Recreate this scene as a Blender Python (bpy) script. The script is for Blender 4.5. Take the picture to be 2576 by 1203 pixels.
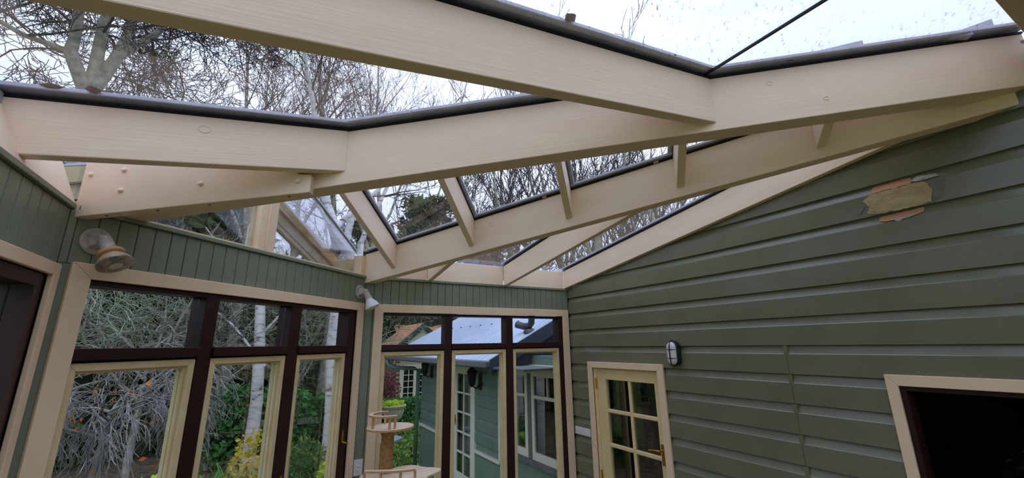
import bpy, bmesh, math, random
import numpy as np
from mathutils import Vector, Matrix, noise as mnoise
for o in list(bpy.data.objects): bpy.data.objects.remove(o, do_unlink=True)
scn = bpy.context.scene
COL = scn.collection
ZC = 2.30                      # eye height above the conservatory floor
# ------------------------------------------------------------------ camera
def cam_axes(yaw, pitch, roll):
    f = np.array([math.sin(yaw)*math.cos(pitch), math.cos(yaw)*math.cos(pitch), math.sin(pitch)])
    r = np.array([math.cos(yaw), -math.sin(yaw), 0.0]); u = np.cross(r, f)
    return r*math.cos(roll)+u*math.sin(roll), -r*math.sin(roll)+u*math.cos(roll), f
cr, cu, cf = cam_axes(math.radians(30.3), math.radians(14.4), math.radians(-1.01))
cd_ = bpy.data.cameras.new('camera'); cam = bpy.data.objects.new('camera', cd_); COL.objects.link(cam)
cd_.sensor_fit = 'HORIZONTAL'; cd_.sensor_width = 36.0; cd_.lens = 36.0*1030/2576; cd_.clip_start = 0.02; cd_.clip_end = 300
cam.matrix_world = Matrix(((cr[0], cu[0], -cf[0], 0), (cr[1], cu[1], -cf[1], 0), (cr[2], cu[2], -cf[2], ZC), (0, 0, 0, 1)))
scn.camera = cam
# ------------------------------------------------------------------ overcast sky, exposure
W = bpy.data.worlds.new('overcast_sky'); scn.world = W; W.use_nodes = True
wn = W.node_tree.nodes; wl = W.node_tree.links; wn.clear()
SKY = 1.5                      # CIE overcast: zenith luminance, falling to a third at the horizon
wo = wn.new('ShaderNodeOutputWorld'); wb = wn.new('ShaderNodeBackground'); wt = wn.new('ShaderNodeTexCoord')
wz = wn.new('ShaderNodeTexNoise'); wz.inputs['Scale'].default_value = 1.6; wz.inputs['Detail'].default_value = 3
wr = wn.new('ShaderNodeValToRGB')
wr.color_ramp.elements[0].position = .3; wr.color_ramp.elements[0].color = (.56, .63, .86, 1)
wr.color_ramp.elements[1].position = .7; wr.color_ramp.elements[1].color = (.66, .74, .95, 1)
wl.new(wt.outputs['Generated'], wz.inputs['Vector']); wl.new(wz.outputs['Fac'], wr.inputs['Fac'])
wl.new(wr.outputs['Color'], wb.inputs['Color'])
ws_ = wn.new('ShaderNodeSeparateXYZ'); wl.new(wt.outputs['Generated'], ws_.inputs[0])
wm0 = wn.new('ShaderNodeMath'); wm0.operation = 'MAXIMUM'; wm0.inputs[1].default_value = 0.0; wl.new(ws_.outputs['Z'], wm0.inputs[0])
wm1 = wn.new('ShaderNodeMath'); wm1.operation = 'MULTIPLY_ADD'; wm1.inputs[1].default_value = 2/3*SKY; wm1.inputs[2].default_value = 1/3*SKY
wl.new(wm0.outputs[0], wm1.inputs[0]); wl.new(wm1.outputs[0], wb.inputs['Strength'])
wl.new(wb.outputs['Background'], wo.inputs['Surface'])
vs = scn.view_settings
vs.view_transform = 'Standard'; vs.look = 'None'; vs.gamma = 1.0; vs.use_curve_mapping = False
vs.exposure = 1.05

# ------------------------------------------------------------------ materials
def srgb(r, g, b):
    def c(v):
        v /= 255.0
        return v/12.92 if v <= .04045 else ((v+.055)/1.055)**2.4
    return (c(r), c(g), c(b), 1.0)
def new_mat(name):
    m = bpy.data.materials.new(name); m.use_nodes = True
    nt = m.node_tree; nt.nodes.clear()
    out = nt.nodes.new('ShaderNodeOutputMaterial')
    return m, nt, out
def mix_col(nt, fac, a, b):
    n = nt.nodes.new('ShaderNodeMix'); n.data_type = 'RGBA'
    for s, v in ((n.inputs[0], fac), (n.inputs[6], a), (n.inputs[7], b)):
        if hasattr(v, 'is_output') or hasattr(v, 'links'): nt.links.new(v, s)
        else: s.default_value = v
    return n.outputs[2]
def noise_fac(nt, scale, detail=3, lo=.35, hi=.65, stretch=None, rotz=0.0, roty=0.0, rough=.55):
    tc = nt.nodes.new('ShaderNodeTexCoord'); vec = tc.outputs['Object']
    if stretch or rotz or roty:
        m1 = nt.nodes.new('ShaderNodeMapping'); m1.inputs['Rotation'].default_value = (0, 0, -rotz)
        nt.links.new(vec, m1.inputs['Vector']); vec = m1.outputs['Vector']
        if roty:
            m3 = nt.nodes.new('ShaderNodeMapping'); m3.inputs['Rotation'].default_value = (0, roty, 0)
            nt.links.new(vec, m3.inputs['Vector']); vec = m3.outputs['Vector']
        m2 = nt.nodes.new('ShaderNodeMapping'); m2.inputs['Scale'].default_value = stretch or (1, 1, 1)
        nt.links.new(vec, m2.inputs['Vector']); vec = m2.outputs['Vector']
    n = nt.nodes.new('ShaderNodeTexNoise'); n.inputs['Scale'].default_value = scale; n.inputs['Detail'].default_value = detail
    n.inputs['Roughness'].default_value = rough
    nt.links.new(vec, n.inputs['Vector'])
    mr = nt.nodes.new('ShaderNodeMapRange'); mr.inputs[1].default_value = lo; mr.inputs[2].default_value = hi
    nt.links.new(n.outputs['Fac'], mr.inputs[0])
    return mr.outputs[0], n.outputs['Fac']
def surf(name, c1, c2=None, rough=.55, scale=6, stretch=None, rotz=0, bump=0, bscale=None, bstretch=None, spec=.3, metal=0, detail=3, lo=.35, hi=.65, bdist=.01, roty=0.0):
    m, nt, out = new_mat(name)
    b = nt.nodes.new('ShaderNodeBsdfPrincipled'); b.inputs['Roughness'].default_value = rough
    b.inputs['Specular IOR Level'].default_value = spec; b.inputs['Metallic'].default_value = metal
    if c2 is None: b.inputs['Base Color'].default_value = c1
    else:
        f, _ = noise_fac(nt, scale, detail, lo, hi, stretch, rotz, roty)
        nt.links.new(mix_col(nt, f, c1, c2), b.inputs['Base Color'])
    if bump:
        _, h = noise_fac(nt, bscale or scale, 5, .3, .7, bstretch or stretch, rotz, roty)
        bp = nt.nodes.new('ShaderNodeBump'); bp.inputs['Strength'].default_value = bump; bp.inputs['Distance'].default_value = bdist
        nt.links.new(h, bp.inputs['Height']); nt.links.new(bp.outputs['Normal'], b.inputs['Normal'])
    nt.links.new(b.outputs['BSDF'], out.inputs['Surface'])
    return m
CREAM1, CREAM2 = srgb(246, 224, 198), srgb(241, 217, 190)
def cream(name, ang, amt=.35, tilt=0.0):
    # painted sawn timber; the grain runs along the horizontal angle `ang`
    return surf(name, CREAM1, CREAM2, .5, 2.2, (1, 4, 4), ang, amt, 3.0, (1.2, 42, 42), .35, bdist=.005, roty=tilt)
A_R2 = math.atan2(-.628, 1.0); A_R1 = math.atan2(-3.43, 2.21); A_C = math.atan2(.696, .718)
M = {}
M['cream_x'] = cream('cream_paint_rafter', 0.0, .26, math.atan(.145))
M['cream_r2'] = cream('cream_paint_valley_near', A_R2, .15, .1222)
M['cream_r1'] = cream('cream_paint_valley_far', A_R1, .12, .1218)
M['cream_c'] = cream('cream_paint_gable', A_C, .15, -.52)
M['cream_y'] = cream('cream_paint_lean', math.pi/2, .15, -.144)
M['trim'] = surf('peach_cream_trim_paint', srgb(244, 216, 180), srgb(238, 209, 172), .45, 5, bump=.05, bscale=40, spec=.4)
M['sash'] = surf('cream_sash_paint', srgb(232, 212, 166), srgb(224, 202, 152), .4, 8, spec=.4)
M['doorpaint'] = surf('cream_door_paint', srgb(238, 214, 160), srgb(232, 206, 150), .4, 8, spec=.4)
M['green'] = surf('green_board_paint', srgb(120, 121, 98), srgb(113, 114, 92), .27, 4, bump=.04, bscale=60, spec=.6)
M['vjgreen'] = surf('green_lining_paint', srgb(130, 139, 118), srgb(124, 133, 112), .38, 5, bump=.06, bscale=50, spec=.35)
M['groove'] = surf('dark_green_recess', srgb(40, 46, 38), rough=.8)
M['maroon'] = surf('dark_maroon_gloss', srgb(52, 22, 20), srgb(44, 18, 17), .4, 5, spec=.4)
M['black'] = surf('black_rubber', srgb(14, 14, 16), rough=.6)
M['flash'] = surf('grey_metal_flashing', srgb(186, 190, 202), srgb(166, 170, 184), .4, 9, spec=.5)
M['yellowed'] = surf('weathered_yellow_timber', srgb(222, 205, 160), srgb(196, 142, 52), .5, 3.0, lo=.42, hi=.58, bump=.2, bscale=20)
M['barge'] = surf('weathered_cream_barge', srgb(214, 200, 168), srgb(190, 174, 136), .6, 7, bump=.2, bscale=20)
M['white'] = surf('white_plastic', srgb(228, 226, 222), rough=.35, spec=.5)
M['lampgrey'] = surf('aged_white_plastic', srgb(206, 200, 196), srgb(178, 168, 160), .5, 40, bump=.2, bscale=90)
M['terra'] = surf('terracotta_collar', srgb(205, 164, 118), rough=.6)
M['bulbcone'] = surf('aged_reflector_cone', srgb(206, 182, 150), srgb(178, 150, 118), .45, 20)
M['bulbglass'] = surf('patterned_lamp_glass', srgb(188, 178, 168), srgb(120, 110, 104), .12, 28, spec=.8, bump=.3, bscale=90)
M['whiteglass'] = surf('white_lamp_glass', srgb(232, 232, 240), rough=.25, spec=.5)
M['brass'] = surf('brass', srgb(206, 160, 60), rough=.3, metal=1.0)
M['dkgreen'] = surf('dark_green_metal', srgb(24, 40, 38), rough=.4, spec=.5)
M['diffuser'] = surf('frosted_diffuser', srgb(224, 216, 214), rough=.3, spec=.4)
M['screw'] = surf('dark_screw', srgb(60, 50, 42), rough=.5)
M['ply'] = surf('birch_plywood', srgb(232, 214, 188), srgb(214, 190, 158), .5, 3, (1, 14, 1), .2, .05)
M['plyedge'] = surf('plywood_edge', srgb(206, 156, 112), rough=.6)
M['sisal'] = surf('sisal_rope', srgb(186, 142, 96), srgb(150, 108, 66), .9, 60, bump=.6, bscale=120)
M['filler'] = surf('tan_wall_filler', srgb(204, 184, 142), srgb(182, 162, 122), .9, 14, bump=.8, bscale=22, bdist=.02)
M['pink'] = surf('pink_primer', srgb(226, 150, 124), srgb(206, 170, 130), .8, 18, lo=.4, hi=.7)
M['smear'] = surf('white_filler_smear', srgb(205, 202, 200), srgb(150, 152, 144), .8, 25)
M['greysmear'] = surf('sanded_grey_paint', srgb(126, 130, 116), srgb(108, 112, 98), .6, 30)
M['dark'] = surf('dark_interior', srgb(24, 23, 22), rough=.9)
M['floor'] = surf('brown_floor_boards', srgb(118, 78, 56), srgb(104, 68, 50), .5, 3, (1, 8, 1))
M['plaster'] = surf('warm_plaster', srgb(190, 170, 140), rough=.8)
M['leafbrown'] = surf('fallen_leaf_red_brown', srgb(92, 44, 32), srgb(66, 30, 24), .7, 60)
# glass
def glass(name, tint=(.93, .96, .97, 1), dirt=0.0, refl=1.0, dirtcol=(.35, .37, .36, 1)):
    m, nt, out = new_mat(name)
    tr = nt.nodes.new('ShaderNodeBsdfTransparent'); tr.inputs['Color'].default_value = tint
    gl = nt.nodes.new('ShaderNodeBsdfGlossy'); gl.inputs['Roughness'].default_value = .01
    fr = nt.nodes.new('ShaderNodeFresnel'); fr.inputs['IOR'].default_value = 1.45
    mu = nt.nodes.new('ShaderNodeMath'); mu.operation = 'MULTIPLY'; mu.inputs[1].default_value = refl; mu.use_clamp = True
    nt.links.new(fr.outputs['Fac'], mu.inputs[0])
    mx = nt.nodes.new('ShaderNodeMixShader'); nt.links.new(mu.outputs[0], mx.inputs[0])
    nt.links.new(tr.outputs[0], mx.inputs[1]); nt.links.new(gl.outputs[0], mx.inputs[2])
    last = mx.outputs[0]
    if dirt:
        df = nt.nodes.new('ShaderNodeBsdfDiffuse'); df.inputs['Color'].default_value = dirtcol
        f1, _ = noise_fac(nt, 30, 4, .62, .68, (1, 2.6, 1), .6)
        f2, _ = noise_fac(nt, 3.0, 2, .38, .6)
        m2 = nt.nodes.new('ShaderNodeMath'); m2.operation = 'MULTIPLY'; nt.links.new(f1, m2.inputs[0]); nt.links.new(f2, m2.inputs[1])
        m3 = nt.nodes.new('ShaderNodeMath'); m3.operation = 'MULTIPLY'; nt.links.new(m2.outputs[0], m3.inputs[0]); m3.inputs[1].default_value = dirt
        mx2 = nt.nodes.new('ShaderNodeMixShader'); nt.links.new(m3.outputs[0], mx2.inputs[0])
        nt.links.new(last, mx2.inputs[1]); nt.links.new(df.outputs[0], mx2.inputs[2]); last = mx2.outputs[0]
    nt.links.new(last, out.inputs['Surface'])
    return m
M['roofglass'] = glass('roof_glass', (.985, .99, 1, 1), .45, .3)
M['winglass'] = glass('window_glass', (.95, .965, .96, 1), 0, .3)
M['gableglass'] = glass('gable_glass', (.92, .92, .95, 1), .12, .5)

# ------------------------------------------------------------------ mesh helpers (coordinates relative to the eye: z=0 is eye height)
class MB:
    def __init__(s): s.v = []; s.f = []
    def hexa(s, p):           # p: 4 bottom points then 4 top points, same order
        i = len(s.v); s.v += [tuple(map(float, q)) for q in p]
        s.f += [(i, i+1, i+2, i+3), (i+4, i+5, i+6, i+7), (i, i+1, i+5, i+4), (i+1, i+2, i+6, i+5), (i+2, i+3, i+7, i+6), (i+3, i, i+4, i+7)]
        return s
    def box(s, x0, x1, y0, y1, z0, z1):
        return s.hexa([(x0, y0, z0), (x1, y0, z0), (x1, y1, z0), (x0, y1, z0), (x0, y0, z1), (x1, y0, z1), (x1, y1, z1), (x0, y1, z1)])
    def wbox(s, F, a0, a1, z0, z1, o0, o1):
        return s.hexa([F(a0, z0, o0), F(a1, z0, o0), F(a1, z0, o1), F(a0, z0, o1), F(a0, z1, o0), F(a1, z1, o0), F(a1, z1, o1), F(a0, z1, o1)])
    def prism(s, poly, off):  # poly: list of 3D points, extruded by vector off
        n = len(poly); i = len(s.v); off = np.array(off, float)
        s.v += [tuple(map(float, q)) for q in poly] + [tuple(map(float, np.array(q)+off)) for q in poly]
        s.f += [tuple(range(i, i+n)), tuple(range(i+2*n-1, i+n-1, -1))]
        for k in range(n):
            j = (k+1) % n; s.f.append((i+k, i+j, i+n+j, i+n+k))
        return s
    def tube(s, pts, rad, n=8, cap=True):
        pts = [np.array(p, float) for p in pts]; m = len(pts)
        if not hasattr(rad, '__len__'): rad = [rad]*m
        i0 = len(s.v); prev = None
        for k in range(m):
            d = pts[min(k+1, m-1)]-pts[max(k-1, 0)]; d = d/(np.linalg.norm(d)+1e-9)
            if prev is None:
                a = np.array([0, 0, 1.0]) if abs(d[2]) < .9 else np.array([1.0, 0, 0])
                e = np.cross(d, a)
            else: e = prev-d*(prev@d)
            e /= np.linalg.norm(e)+1e-9; prev = e; g = np.cross(d, e)
            for j in range(n):
                t = 2*math.pi*j/n; s.v.append(tuple(pts[k]+rad[k]*(e*math.cos(t)+g*math.sin(t))))
        for k in range(m-1):
            for j in range(n):
                a = i0+k*n+j; b = i0+k*n+(j+1) % n; s.f.append((a, b, b+n, a+n))
        if cap: s.f += [tuple(range(i0+n-1, i0-1, -1)), tuple(range(i0+(m-1)*n, i0+m*n))]
        return s
    def lathe(s, o, axis, prof, n=24):   # prof: list of (radius, distance along axis)
        axis = np.array(axis, float); axis /= np.linalg.norm(axis); o = np.array(o, float)
        a = np.array([0, 0, 1.0]) if abs(axis[2]) < .9 else np.array([1.0, 0, 0])
        e = np.cross(axis, a); e /= np.linalg.norm(e); g = np.cross(axis, e); i0 = len(s.v)
        for r, h in prof:
            for j in range(n):
                t = 2*math.pi*j/n; s.v.append(tuple(o+axis*h+max(r, 1e-4)*(e*math.cos(t)+g*math.sin(t))))
        for k in range(len(prof)-1):
            for j in range(n):
                a_ = i0+k*n+j; b_ = i0+k*n+(j+1) % n; s.f.append((a_, b_, b_+n, a_+n))
        s.f += [tuple(range(i0+n-1, i0-1, -1)), tuple(range(i0+(len(prof)-1)*n, i0+len(prof)*n))]
        return s
    def disc(s, outline, z0, z1):
        n = len(outline); i = len(s.v)
        s.v += [(x, y, z0) for x, y in outline]+[(x, y, z1) for x, y in outline]
        s.f += [tuple(range(i+n-1, i-1, -1)), tuple(range(i+n, i+2*n))]
        for k in range(n): j = (k+1) % n; s.f.append((i+k, i+j, i+n+j, i+n+k))
        return s
def rawmesh(name, verts, faces, fix=True):
    me = bpy.data.meshes.new(name); me.from_pydata([tuple(v) for v in verts], [], faces)
    if fix:
        bm = bmesh.new(); bm.from_mesh(me); bmesh.ops.recalc_face_normals(bm, faces=bm.faces[:]); bm.to_mesh(me); bm.free()
    return me
def mk(name, mb, mat, parent=None, bevel=0, smooth=False, label=None, cat=None, group=None, kind=None, fix=True):
    v = np.array(mb.v, float)
    if parent is None:
        c = np.array([(v[:, 0].min()+v[:, 0].max())/2, (v[:, 1].min()+v[:, 1].max())/2, v[:, 2].min()])
        me = rawmesh(name, v-c, mb.f, fix); o = bpy.data.objects.new(name, me); o.location = (c[0], c[1], c[2]+ZC)
        o['_base'] = (float(c[0]), float(c[1]), float(c[2]))
    else:
        base = np.array(parent['_base'])
        me = rawmesh(name, v-base, mb.f, fix); o = bpy.data.objects.new(name, me); o.parent = parent; o['_base'] = tuple(map(float, base))
    COL.objects.link(o); me.materials.append(mat)
    if smooth:
        me.polygons.foreach_set('use_smooth', [True]*len(me.polygons))
        if smooth == 'angle':
            e = o.modifiers.new('edges', 'EDGE_SPLIT'); e.split_angle = math.radians(40)
    if bevel:
        b = o.modifiers.new('bevel', 'BEVEL'); b.width = bevel; b.segments = 2; b.limit_method = 'ANGLE'; b.angle_limit = math.radians(35)
    tag(o, label, cat, group, kind)
    return o
def tag(o, label=None, cat=None, group=None, kind=None):
    if label: o['label'] = label
    if cat: o['category'] = cat
    if group: o['group'] = group
    if kind: o['kind'] = kind
    return o
def empty(name, base, label=None, cat=None, group=None, kind=None):
    o = bpy.data.objects.new(name, None); COL.objects.link(o); o.empty_display_size = .1
    o.location = (base[0], base[1], base[2]+ZC); o['_base'] = tuple(map(float, base))
    return tag(o, label, cat, group, kind)

# ------------------------------------------------------------------ room frame
FL = -2.30                                       # floor
XH, YB, XD = 2.90, 3.734, -.77                   # house wall, back wall, left wall
CDc = np.array([-.77, 2.32]); BCc = np.array([.69, 3.734])
dC = (BCc-CDc)/np.linalg.norm(BCc-CDc); nC = np.array([dC[1], -dC[0]]); LC = float(np.linalg.norm(BCc-CDc))
def F_C(a, z, o): p = CDc+dC*a+nC*o; return (p[0], p[1], z)
def F_B(a, z, o): return (a, YB-o, z)
def F_D(a, z, o): return (XD+o, a, z)
def F_R(a, z, o): return (XH-o, a, z)
SL = .145
def zD(x, z0): return z0+SL*(x-XD)
def zB(y, z0): return z0+SL*(YB-y)

fl = MB().box(XD-.12, XH+.1, -4.6, YB+.1, FL-.1, FL)
mk('floor', fl, M['floor'], label='brown floor of the conservatory', cat='floor', kind='structure')
wf = mk('wall_front', MB().box(XD-.12, XH+.1, -4.7, -4.6, FL, -1.9).box(XD-.12, XH+.1, -4.7, -4.6, .30, .86), M['plaster'], label='unseen wall behind the viewer, upper part glazed to let in light', cat='wall', kind='structure')
mk('pane', MB().box(XD-.1, XH+.05, -4.66, -4.655, -1.9, .30), M['winglass'], wf)  # unseen rear glazing, opened up to brighten the far walls
for x in (-.2, .6, 1.4, 2.2): mk('mullion', MB().box(x, x+.08, -4.7, -4.62, -1.9, .30), M['maroon'], wf)
# --- house wall with shiplap weatherboards
wr_ = MB()
DO = (2.542, 3.376, -.244)          # door opening y0,y1,top
WO = (-.35, .954, -.247, -1.35)     # window opening y0,y1,top,bottom
X0, X1 = XH+.024, XH+.12
def top_house(y): return min(zB(y, .795), 1.30) if y > .2 else 1.30
wr_.box(X0, X1, DO[1], YB, FL, .79)
wr_.box(X0, X1, DO[0], DO[1], DO[2], .79)
wr_.box(X0, X1, WO[1], DO[0], FL, .79)
wr_.box(X0, X1, WO[0], WO[1], WO[2], .79); wr_.box(X0, X1, WO[0], WO[1], FL, WO[3])
wr_.box(X0, X1, -4.6, WO[0], FL, .79)
wr_.prism([(X0, -4.6, .79), (X0, YB, .79), (X0, .2, 1.30), (X0, -4.6, 1.30)], (X1-X0, 0, 0))
wall_right = mk('wall_right', wr_, M['groove'], label='green weatherboard house wall on the right', cat='wall', kind='structure')
ZB0, PITCH = -.037, .177
prof = [(0, 0), (0, PITCH-.056), (.004, PITCH-.051), (.010, PITCH-.037), (.0155, PITCH-.022), (.0195, PITCH-.008), (.0215, PITCH+.003), (.0235, PITCH+.003), (.0235, 0)]
def board(F, parent, mat, k, a0, a1, x0=0.0, ztop=None, name='weatherboard'):
    zb = ZB0+PITCH*k
    mb = MB()
    pr = [(d, z) for d, z in prof]
    i = 0; n = len(pr)
    mb.v += [F(a0, zb+z, -d-x0) for d, z in pr]+[F(a1, zb+z, -d-x0) for d, z in pr]
    mb.f += [tuple(range(n-1, -1, -1)), tuple(range(n, 2*n))]
    for j in range(n): q = (j+1) % n; mb.f.append((j, q, n+q, n+j))
    return mk(name, mb, mat, parent)
GAP = .0012
for k in range(-13, 8):
    zb = ZB0+PITCH*k; zt = zb+PITCH
    if zt > FL+.02:
        ymax = YB-.002
        if zt > .785: ymax = YB-(zt-.785)/SL
        segs = []
        if k >= -1:
            if k == -1: segs = [(-4.55, 1.488-GAP), (1.488+GAP, ymax)]
            else: segs = [(-4.55, ymax)]
        else:
            lo = 2.476+.012; hi = 3.439-.012
            wl0, wl1 = -.40+.012, 1.004-.012
            segs = [(hi, ymax), (1.488+GAP, lo)]
            if zt > -1.45: segs += [(wl1, 1.488-GAP), (-4.55, wl0)]
            else: segs += [(-4.55, 1.488-GAP)]
        for a0, a1 in segs:
            if a1-a0 > .02: board(F_R, wall_right, M['green'], k, a0, a1)
        if k <= -1 and zt > -2.2:       # small block that fills the cove at the board joint
            mk('joint_block', MB().wbox(F_R, 1.476, 1.501, zt-.056, zt-.003, -.0225, .0005), M['green'], wall_right)

# --- lined walls: vertical V-joint boards
def vj(F, parent, a0, a1, z0, z1, w=.075, start=None):
    a = a0 if start is None else start
    while a < a1-.004:
        b = min(a+w, a1); lo = max(a, a0)
        if b-lo > .008:
            mk('lining_board', MB().wbox(F, lo+.0012, b-.0012, z0, z1, -.018, 0), M['vjgreen'], parent, bevel=.004)
        a += w
T_OUT, T_IN = .362, .297
CAPB, CAPT = .577, .600
SILL = -1.95
# back wall
wb_ = MB()
wb_.wbox(F_B, .60, XH+.11, T_IN, .60, -.10, -.018); wb_.wbox(F_B, .60, XH+.02, FL, SILL, -.10, -.018)
wb_.wbox(F_B, .60, .852, SILL, T_IN, -.10, -.018); wb_.wbox(F_B, 2.806, XH+.11, SILL, T_IN, -.10, -.018)
wall_back = mk('wall_back', wb_, M['groove'], label='green lined wall at the far end with three casements', cat='wall', kind='structure')
vj(F_B, wall_back, .69, XH, T_OUT-.01, CAPB, .0737)
vj(F_B, wall_back, .69, .79, FL, T_OUT-.01, .0737)
# angled wall
wc_ = MB()
wc_.wbox(F_C, -.02, LC+.03, T_IN, .60, -.10, -.018); wc_.wbox(F_C, -.02, LC+.03, FL, SILL, -.10, -.018)
wc_.wbox(F_C, -.02, .113, SILL, T_IN, -.10, -.018); wc_.wbox(F_C, 1.935, LC+.03, SILL, T_IN, -.10, -.018)
wall_angled = mk('wall_angled', wc_, M['groove'], label='green lined wall set at an angle with three casements', cat='wall', kind='structure')
vj(F_C, wall_angled, .0, LC, T_OUT-.01, CAPB, .075, -.045)
vj(F_C, wall_angled, .0, .05, FL, T_OUT-.01, .075)
# left wall
wd_ = MB()
DT_O, DT_I = .342, .293
wd_.wbox(F_D, -4.6, 2.32, DT_I, .60, -.10, -.018); wd_.wbox(F_D, 2.265, 2.33, FL, DT_I, -.10, -.018)
wd_.wbox(F_D, -4.6, -4.3, FL, DT_I, -.10, -.018); wd_.wbox(F_D, -4.3, 2.265, FL, SILL, -.10, -.018)
wall_left = mk('wall_left', wd_, M['groove'], label='green lined wall at the left with a dark framed opening', cat='wall', kind='structure')
vj(F_D, wall_left, .9, 2.32, DT_O-.01, CAPB, .075, .9-.03)
mk('lining_panel', MB().wbox(F_D, -4.6, .9, DT_O-.01, CAPB, -.018, 0), M['vjgreen'], wall_left)
# cap mouldings
def cap_strip(n, F, a0, a1, lab, bead=True):
    t = mk('trim_%d' % n, MB().wbox(F, a0, a1, CAPB, CAPT, -.03, .016), M['vjgreen'], bevel=.004, label=lab, cat='trim', kind='structure')
    if bead: mk('bead', MB().wbox(F, a0, a1, CAPT, CAPT+.010, -.03, .002), M['sash'], t, bevel=.002)
cap_strip(1, F_C, .02, LC-.005, 'green capping strip with a cream bead above the angled wall')
cap_strip(2, F_B, .70, XH-.002, 'green capping strip above the far wall', False)
cap_strip(3, F_D, -4.5, 2.315, 'green capping strip along the left wall', False)

# --- windows
def architrave(n, F, a0, a1, i0, i1, zo, zi, zb, lab, th=.018, right=True):
    t = empty('trim_%d' % n, F((a0+a1)/2, zb, 0), lab, 'architrave', kind='structure')
    h = MB().prism([F(a0, zo, 0), F(a1, zo, 0), F(i1, zi, 0), F(i0, zi, 0)], np.array(F(0, 0, th))-np.array(F(0, 0, 0)))
    mk('head', h, M['trim'], t, bevel=.003)
    for (p, q) in ((a0, i0), (a1, i1)):
        j = MB().prism([F(p, zo, 0), F(q, zi, 0), F(q, zb, 0), F(p, zb, 0)], np.array(F(0, 0, th))-np.array(F(0, 0, 0)))
        mk('jamb', j, M['trim'], t, bevel=.003)
    return t
ZT0, ZT1 = -.036, .013         # transom
ZS = -.047                      # sash top
def casements(n, F, i0, i1, mull, sash, zt, zb, lab, catch=()):
    w = empty('window_%d' % n, F((i0+i1)/2, zb, -.06), lab, 'window', kind='structure')
    D0, D1 = -.115, -.006
    mk('frame_head', MB().wbox(F, i0, i1, zt-.022, zt, D0, D1), M['maroon'], w, bevel=.002)
    mk('sill', MB().wbox(F, i0, i1, zb-.03, zb+.02, D0-.04, D1), M['maroon'], w, bevel=.002)
    for a, b in mull: mk('mullion', MB().wbox(F, a, b, zb+.02, zt-.022, D0, D1), M['maroon'], w, bevel=.003)
    edges = [i0]+[v for a, b in mull for v in (a, b)]+[i1]
    spans = [(edges[2*k], edges[2*k+1]) for k in range(len(edges)//2) if edges[2*k+1]-edges[2*k] > .12]
    for a, b in spans:
        mk('transom', MB().wbox(F, a, b, ZT0, ZT1, D0, D1+.014), M['maroon'], w, bevel=.003)
        mk('transom_stop', MB().wbox(F, a, b, ZS-.012, ZT0, D0, -.062), M['maroon'], w)
        mk('top_pane', MB().wbox(F, a+.001, b-.001, ZT1, zt-.022, -.066, -.061), M['winglass'], w)
    for q, (a, b) in enumerate(sash):
        s = empty('sash', F((a+b)/2, zb+.02, -.04)); s.parent = w
        s.location = tuple(np.array(s['_base'])-np.array(w['_base']))
        W1, T1, B1 = .034, .034, .07; o0, o1 = -.06, -.012; z0 = zb+.024
        # stiles and rails with a stepped inner bead
        mk('top_rail', MB().prism([F(a, ZS, o0), F(b, ZS, o0), F(b-W1, ZS-T1, o0), F(a+W1, ZS-T1, o0)], np.array(F(0, 0, o1-o0))-np.array(F(0, 0, 0))), M['sash'], s, bevel=.004)
        mk('bottom_rail', MB().wbox(F, a+W1, b-W1, z0, z0+B1, o0, o1), M['sash'], s, bevel=.004)
        mk('stile', MB().prism([F(a, ZS, o0), F(a+W1, ZS-T1, o0), F(a+W1, z0, o0), F(a, z0, o0)], np.array(F(0, 0, o1-o0))-np.array(F(0, 0, 0))), M['sash'], s, bevel=.004)
        mk('stile', MB().prism([F(b, ZS, o0), F(b-W1, ZS-T1, o0), F(b-W1, z0, o0), F(b, z0, o0)], np.array(F(0, 0, o1-o0))-np.array(F(0, 0, 0))), M['sash'], s, bevel=.004)
        g = MB()
        bd = .011
        g.wbox(F, a+W1, a+W1+bd, z0+B1, ZS-T1, -.078, -.03).wbox(F, b-W1-bd, b-W1, z0+B1, ZS-T1, -.078, -.03).wbox(F, a+W1+bd, b-W1-bd, ZS-T1-bd, ZS-T1, -.078, -.03)
        mk('bead', g, M['sash'], s, bevel=.002)
        mk('pane', MB().wbox(F, a+W1+bd, b-W1-bd, z0+B1, ZS-T1-bd, -.052, -.047), M['winglass'], s)
    for a, z in catch:
        c = MB().wbox(F, a-.008, a+.008, z-.05, z+.04, -.012, .004)
        c.tube([F(a, z-.045, .004), F(a+.004, z-.05, .03), F(a+.028, z-.062, .034)], .006, 8)
        mk('catch', c, M['brass'], w, bevel=.001)
    return w
architrave(4, F_C, .041, 2.012, .113, 1.935, T_OUT, T_IN, SILL, 'peach cream architrave round the angled wall casements')
casements(1, F_C, .113, 1.935, [(.645, .720), (1.245, 1.337), (1.852, 1.934)], [(.117, .643), (.723, 1.243), (1.340, 1.850)], T_IN-.001, SILL, 'row of three cream casements in a maroon frame in the angled wall', [(1.30, -.82), (1.875, -.66)])
architrave(5, F_B, .776, 2.888, .852, 2.806, T_OUT-.002, T_IN-.008, SILL, 'peach cream architrave round the far wall casements')
casements(2, F_B, .852, 2.806, [(1.438, 1.510), (2.097, 2.176), (2.760, 2.805)], [(.856, 1.436), (1.512, 2.095), (2.178, 2.758)], T_IN-.009, SILL, 'row of three cream casements in a maroon frame in the far wall')
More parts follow.
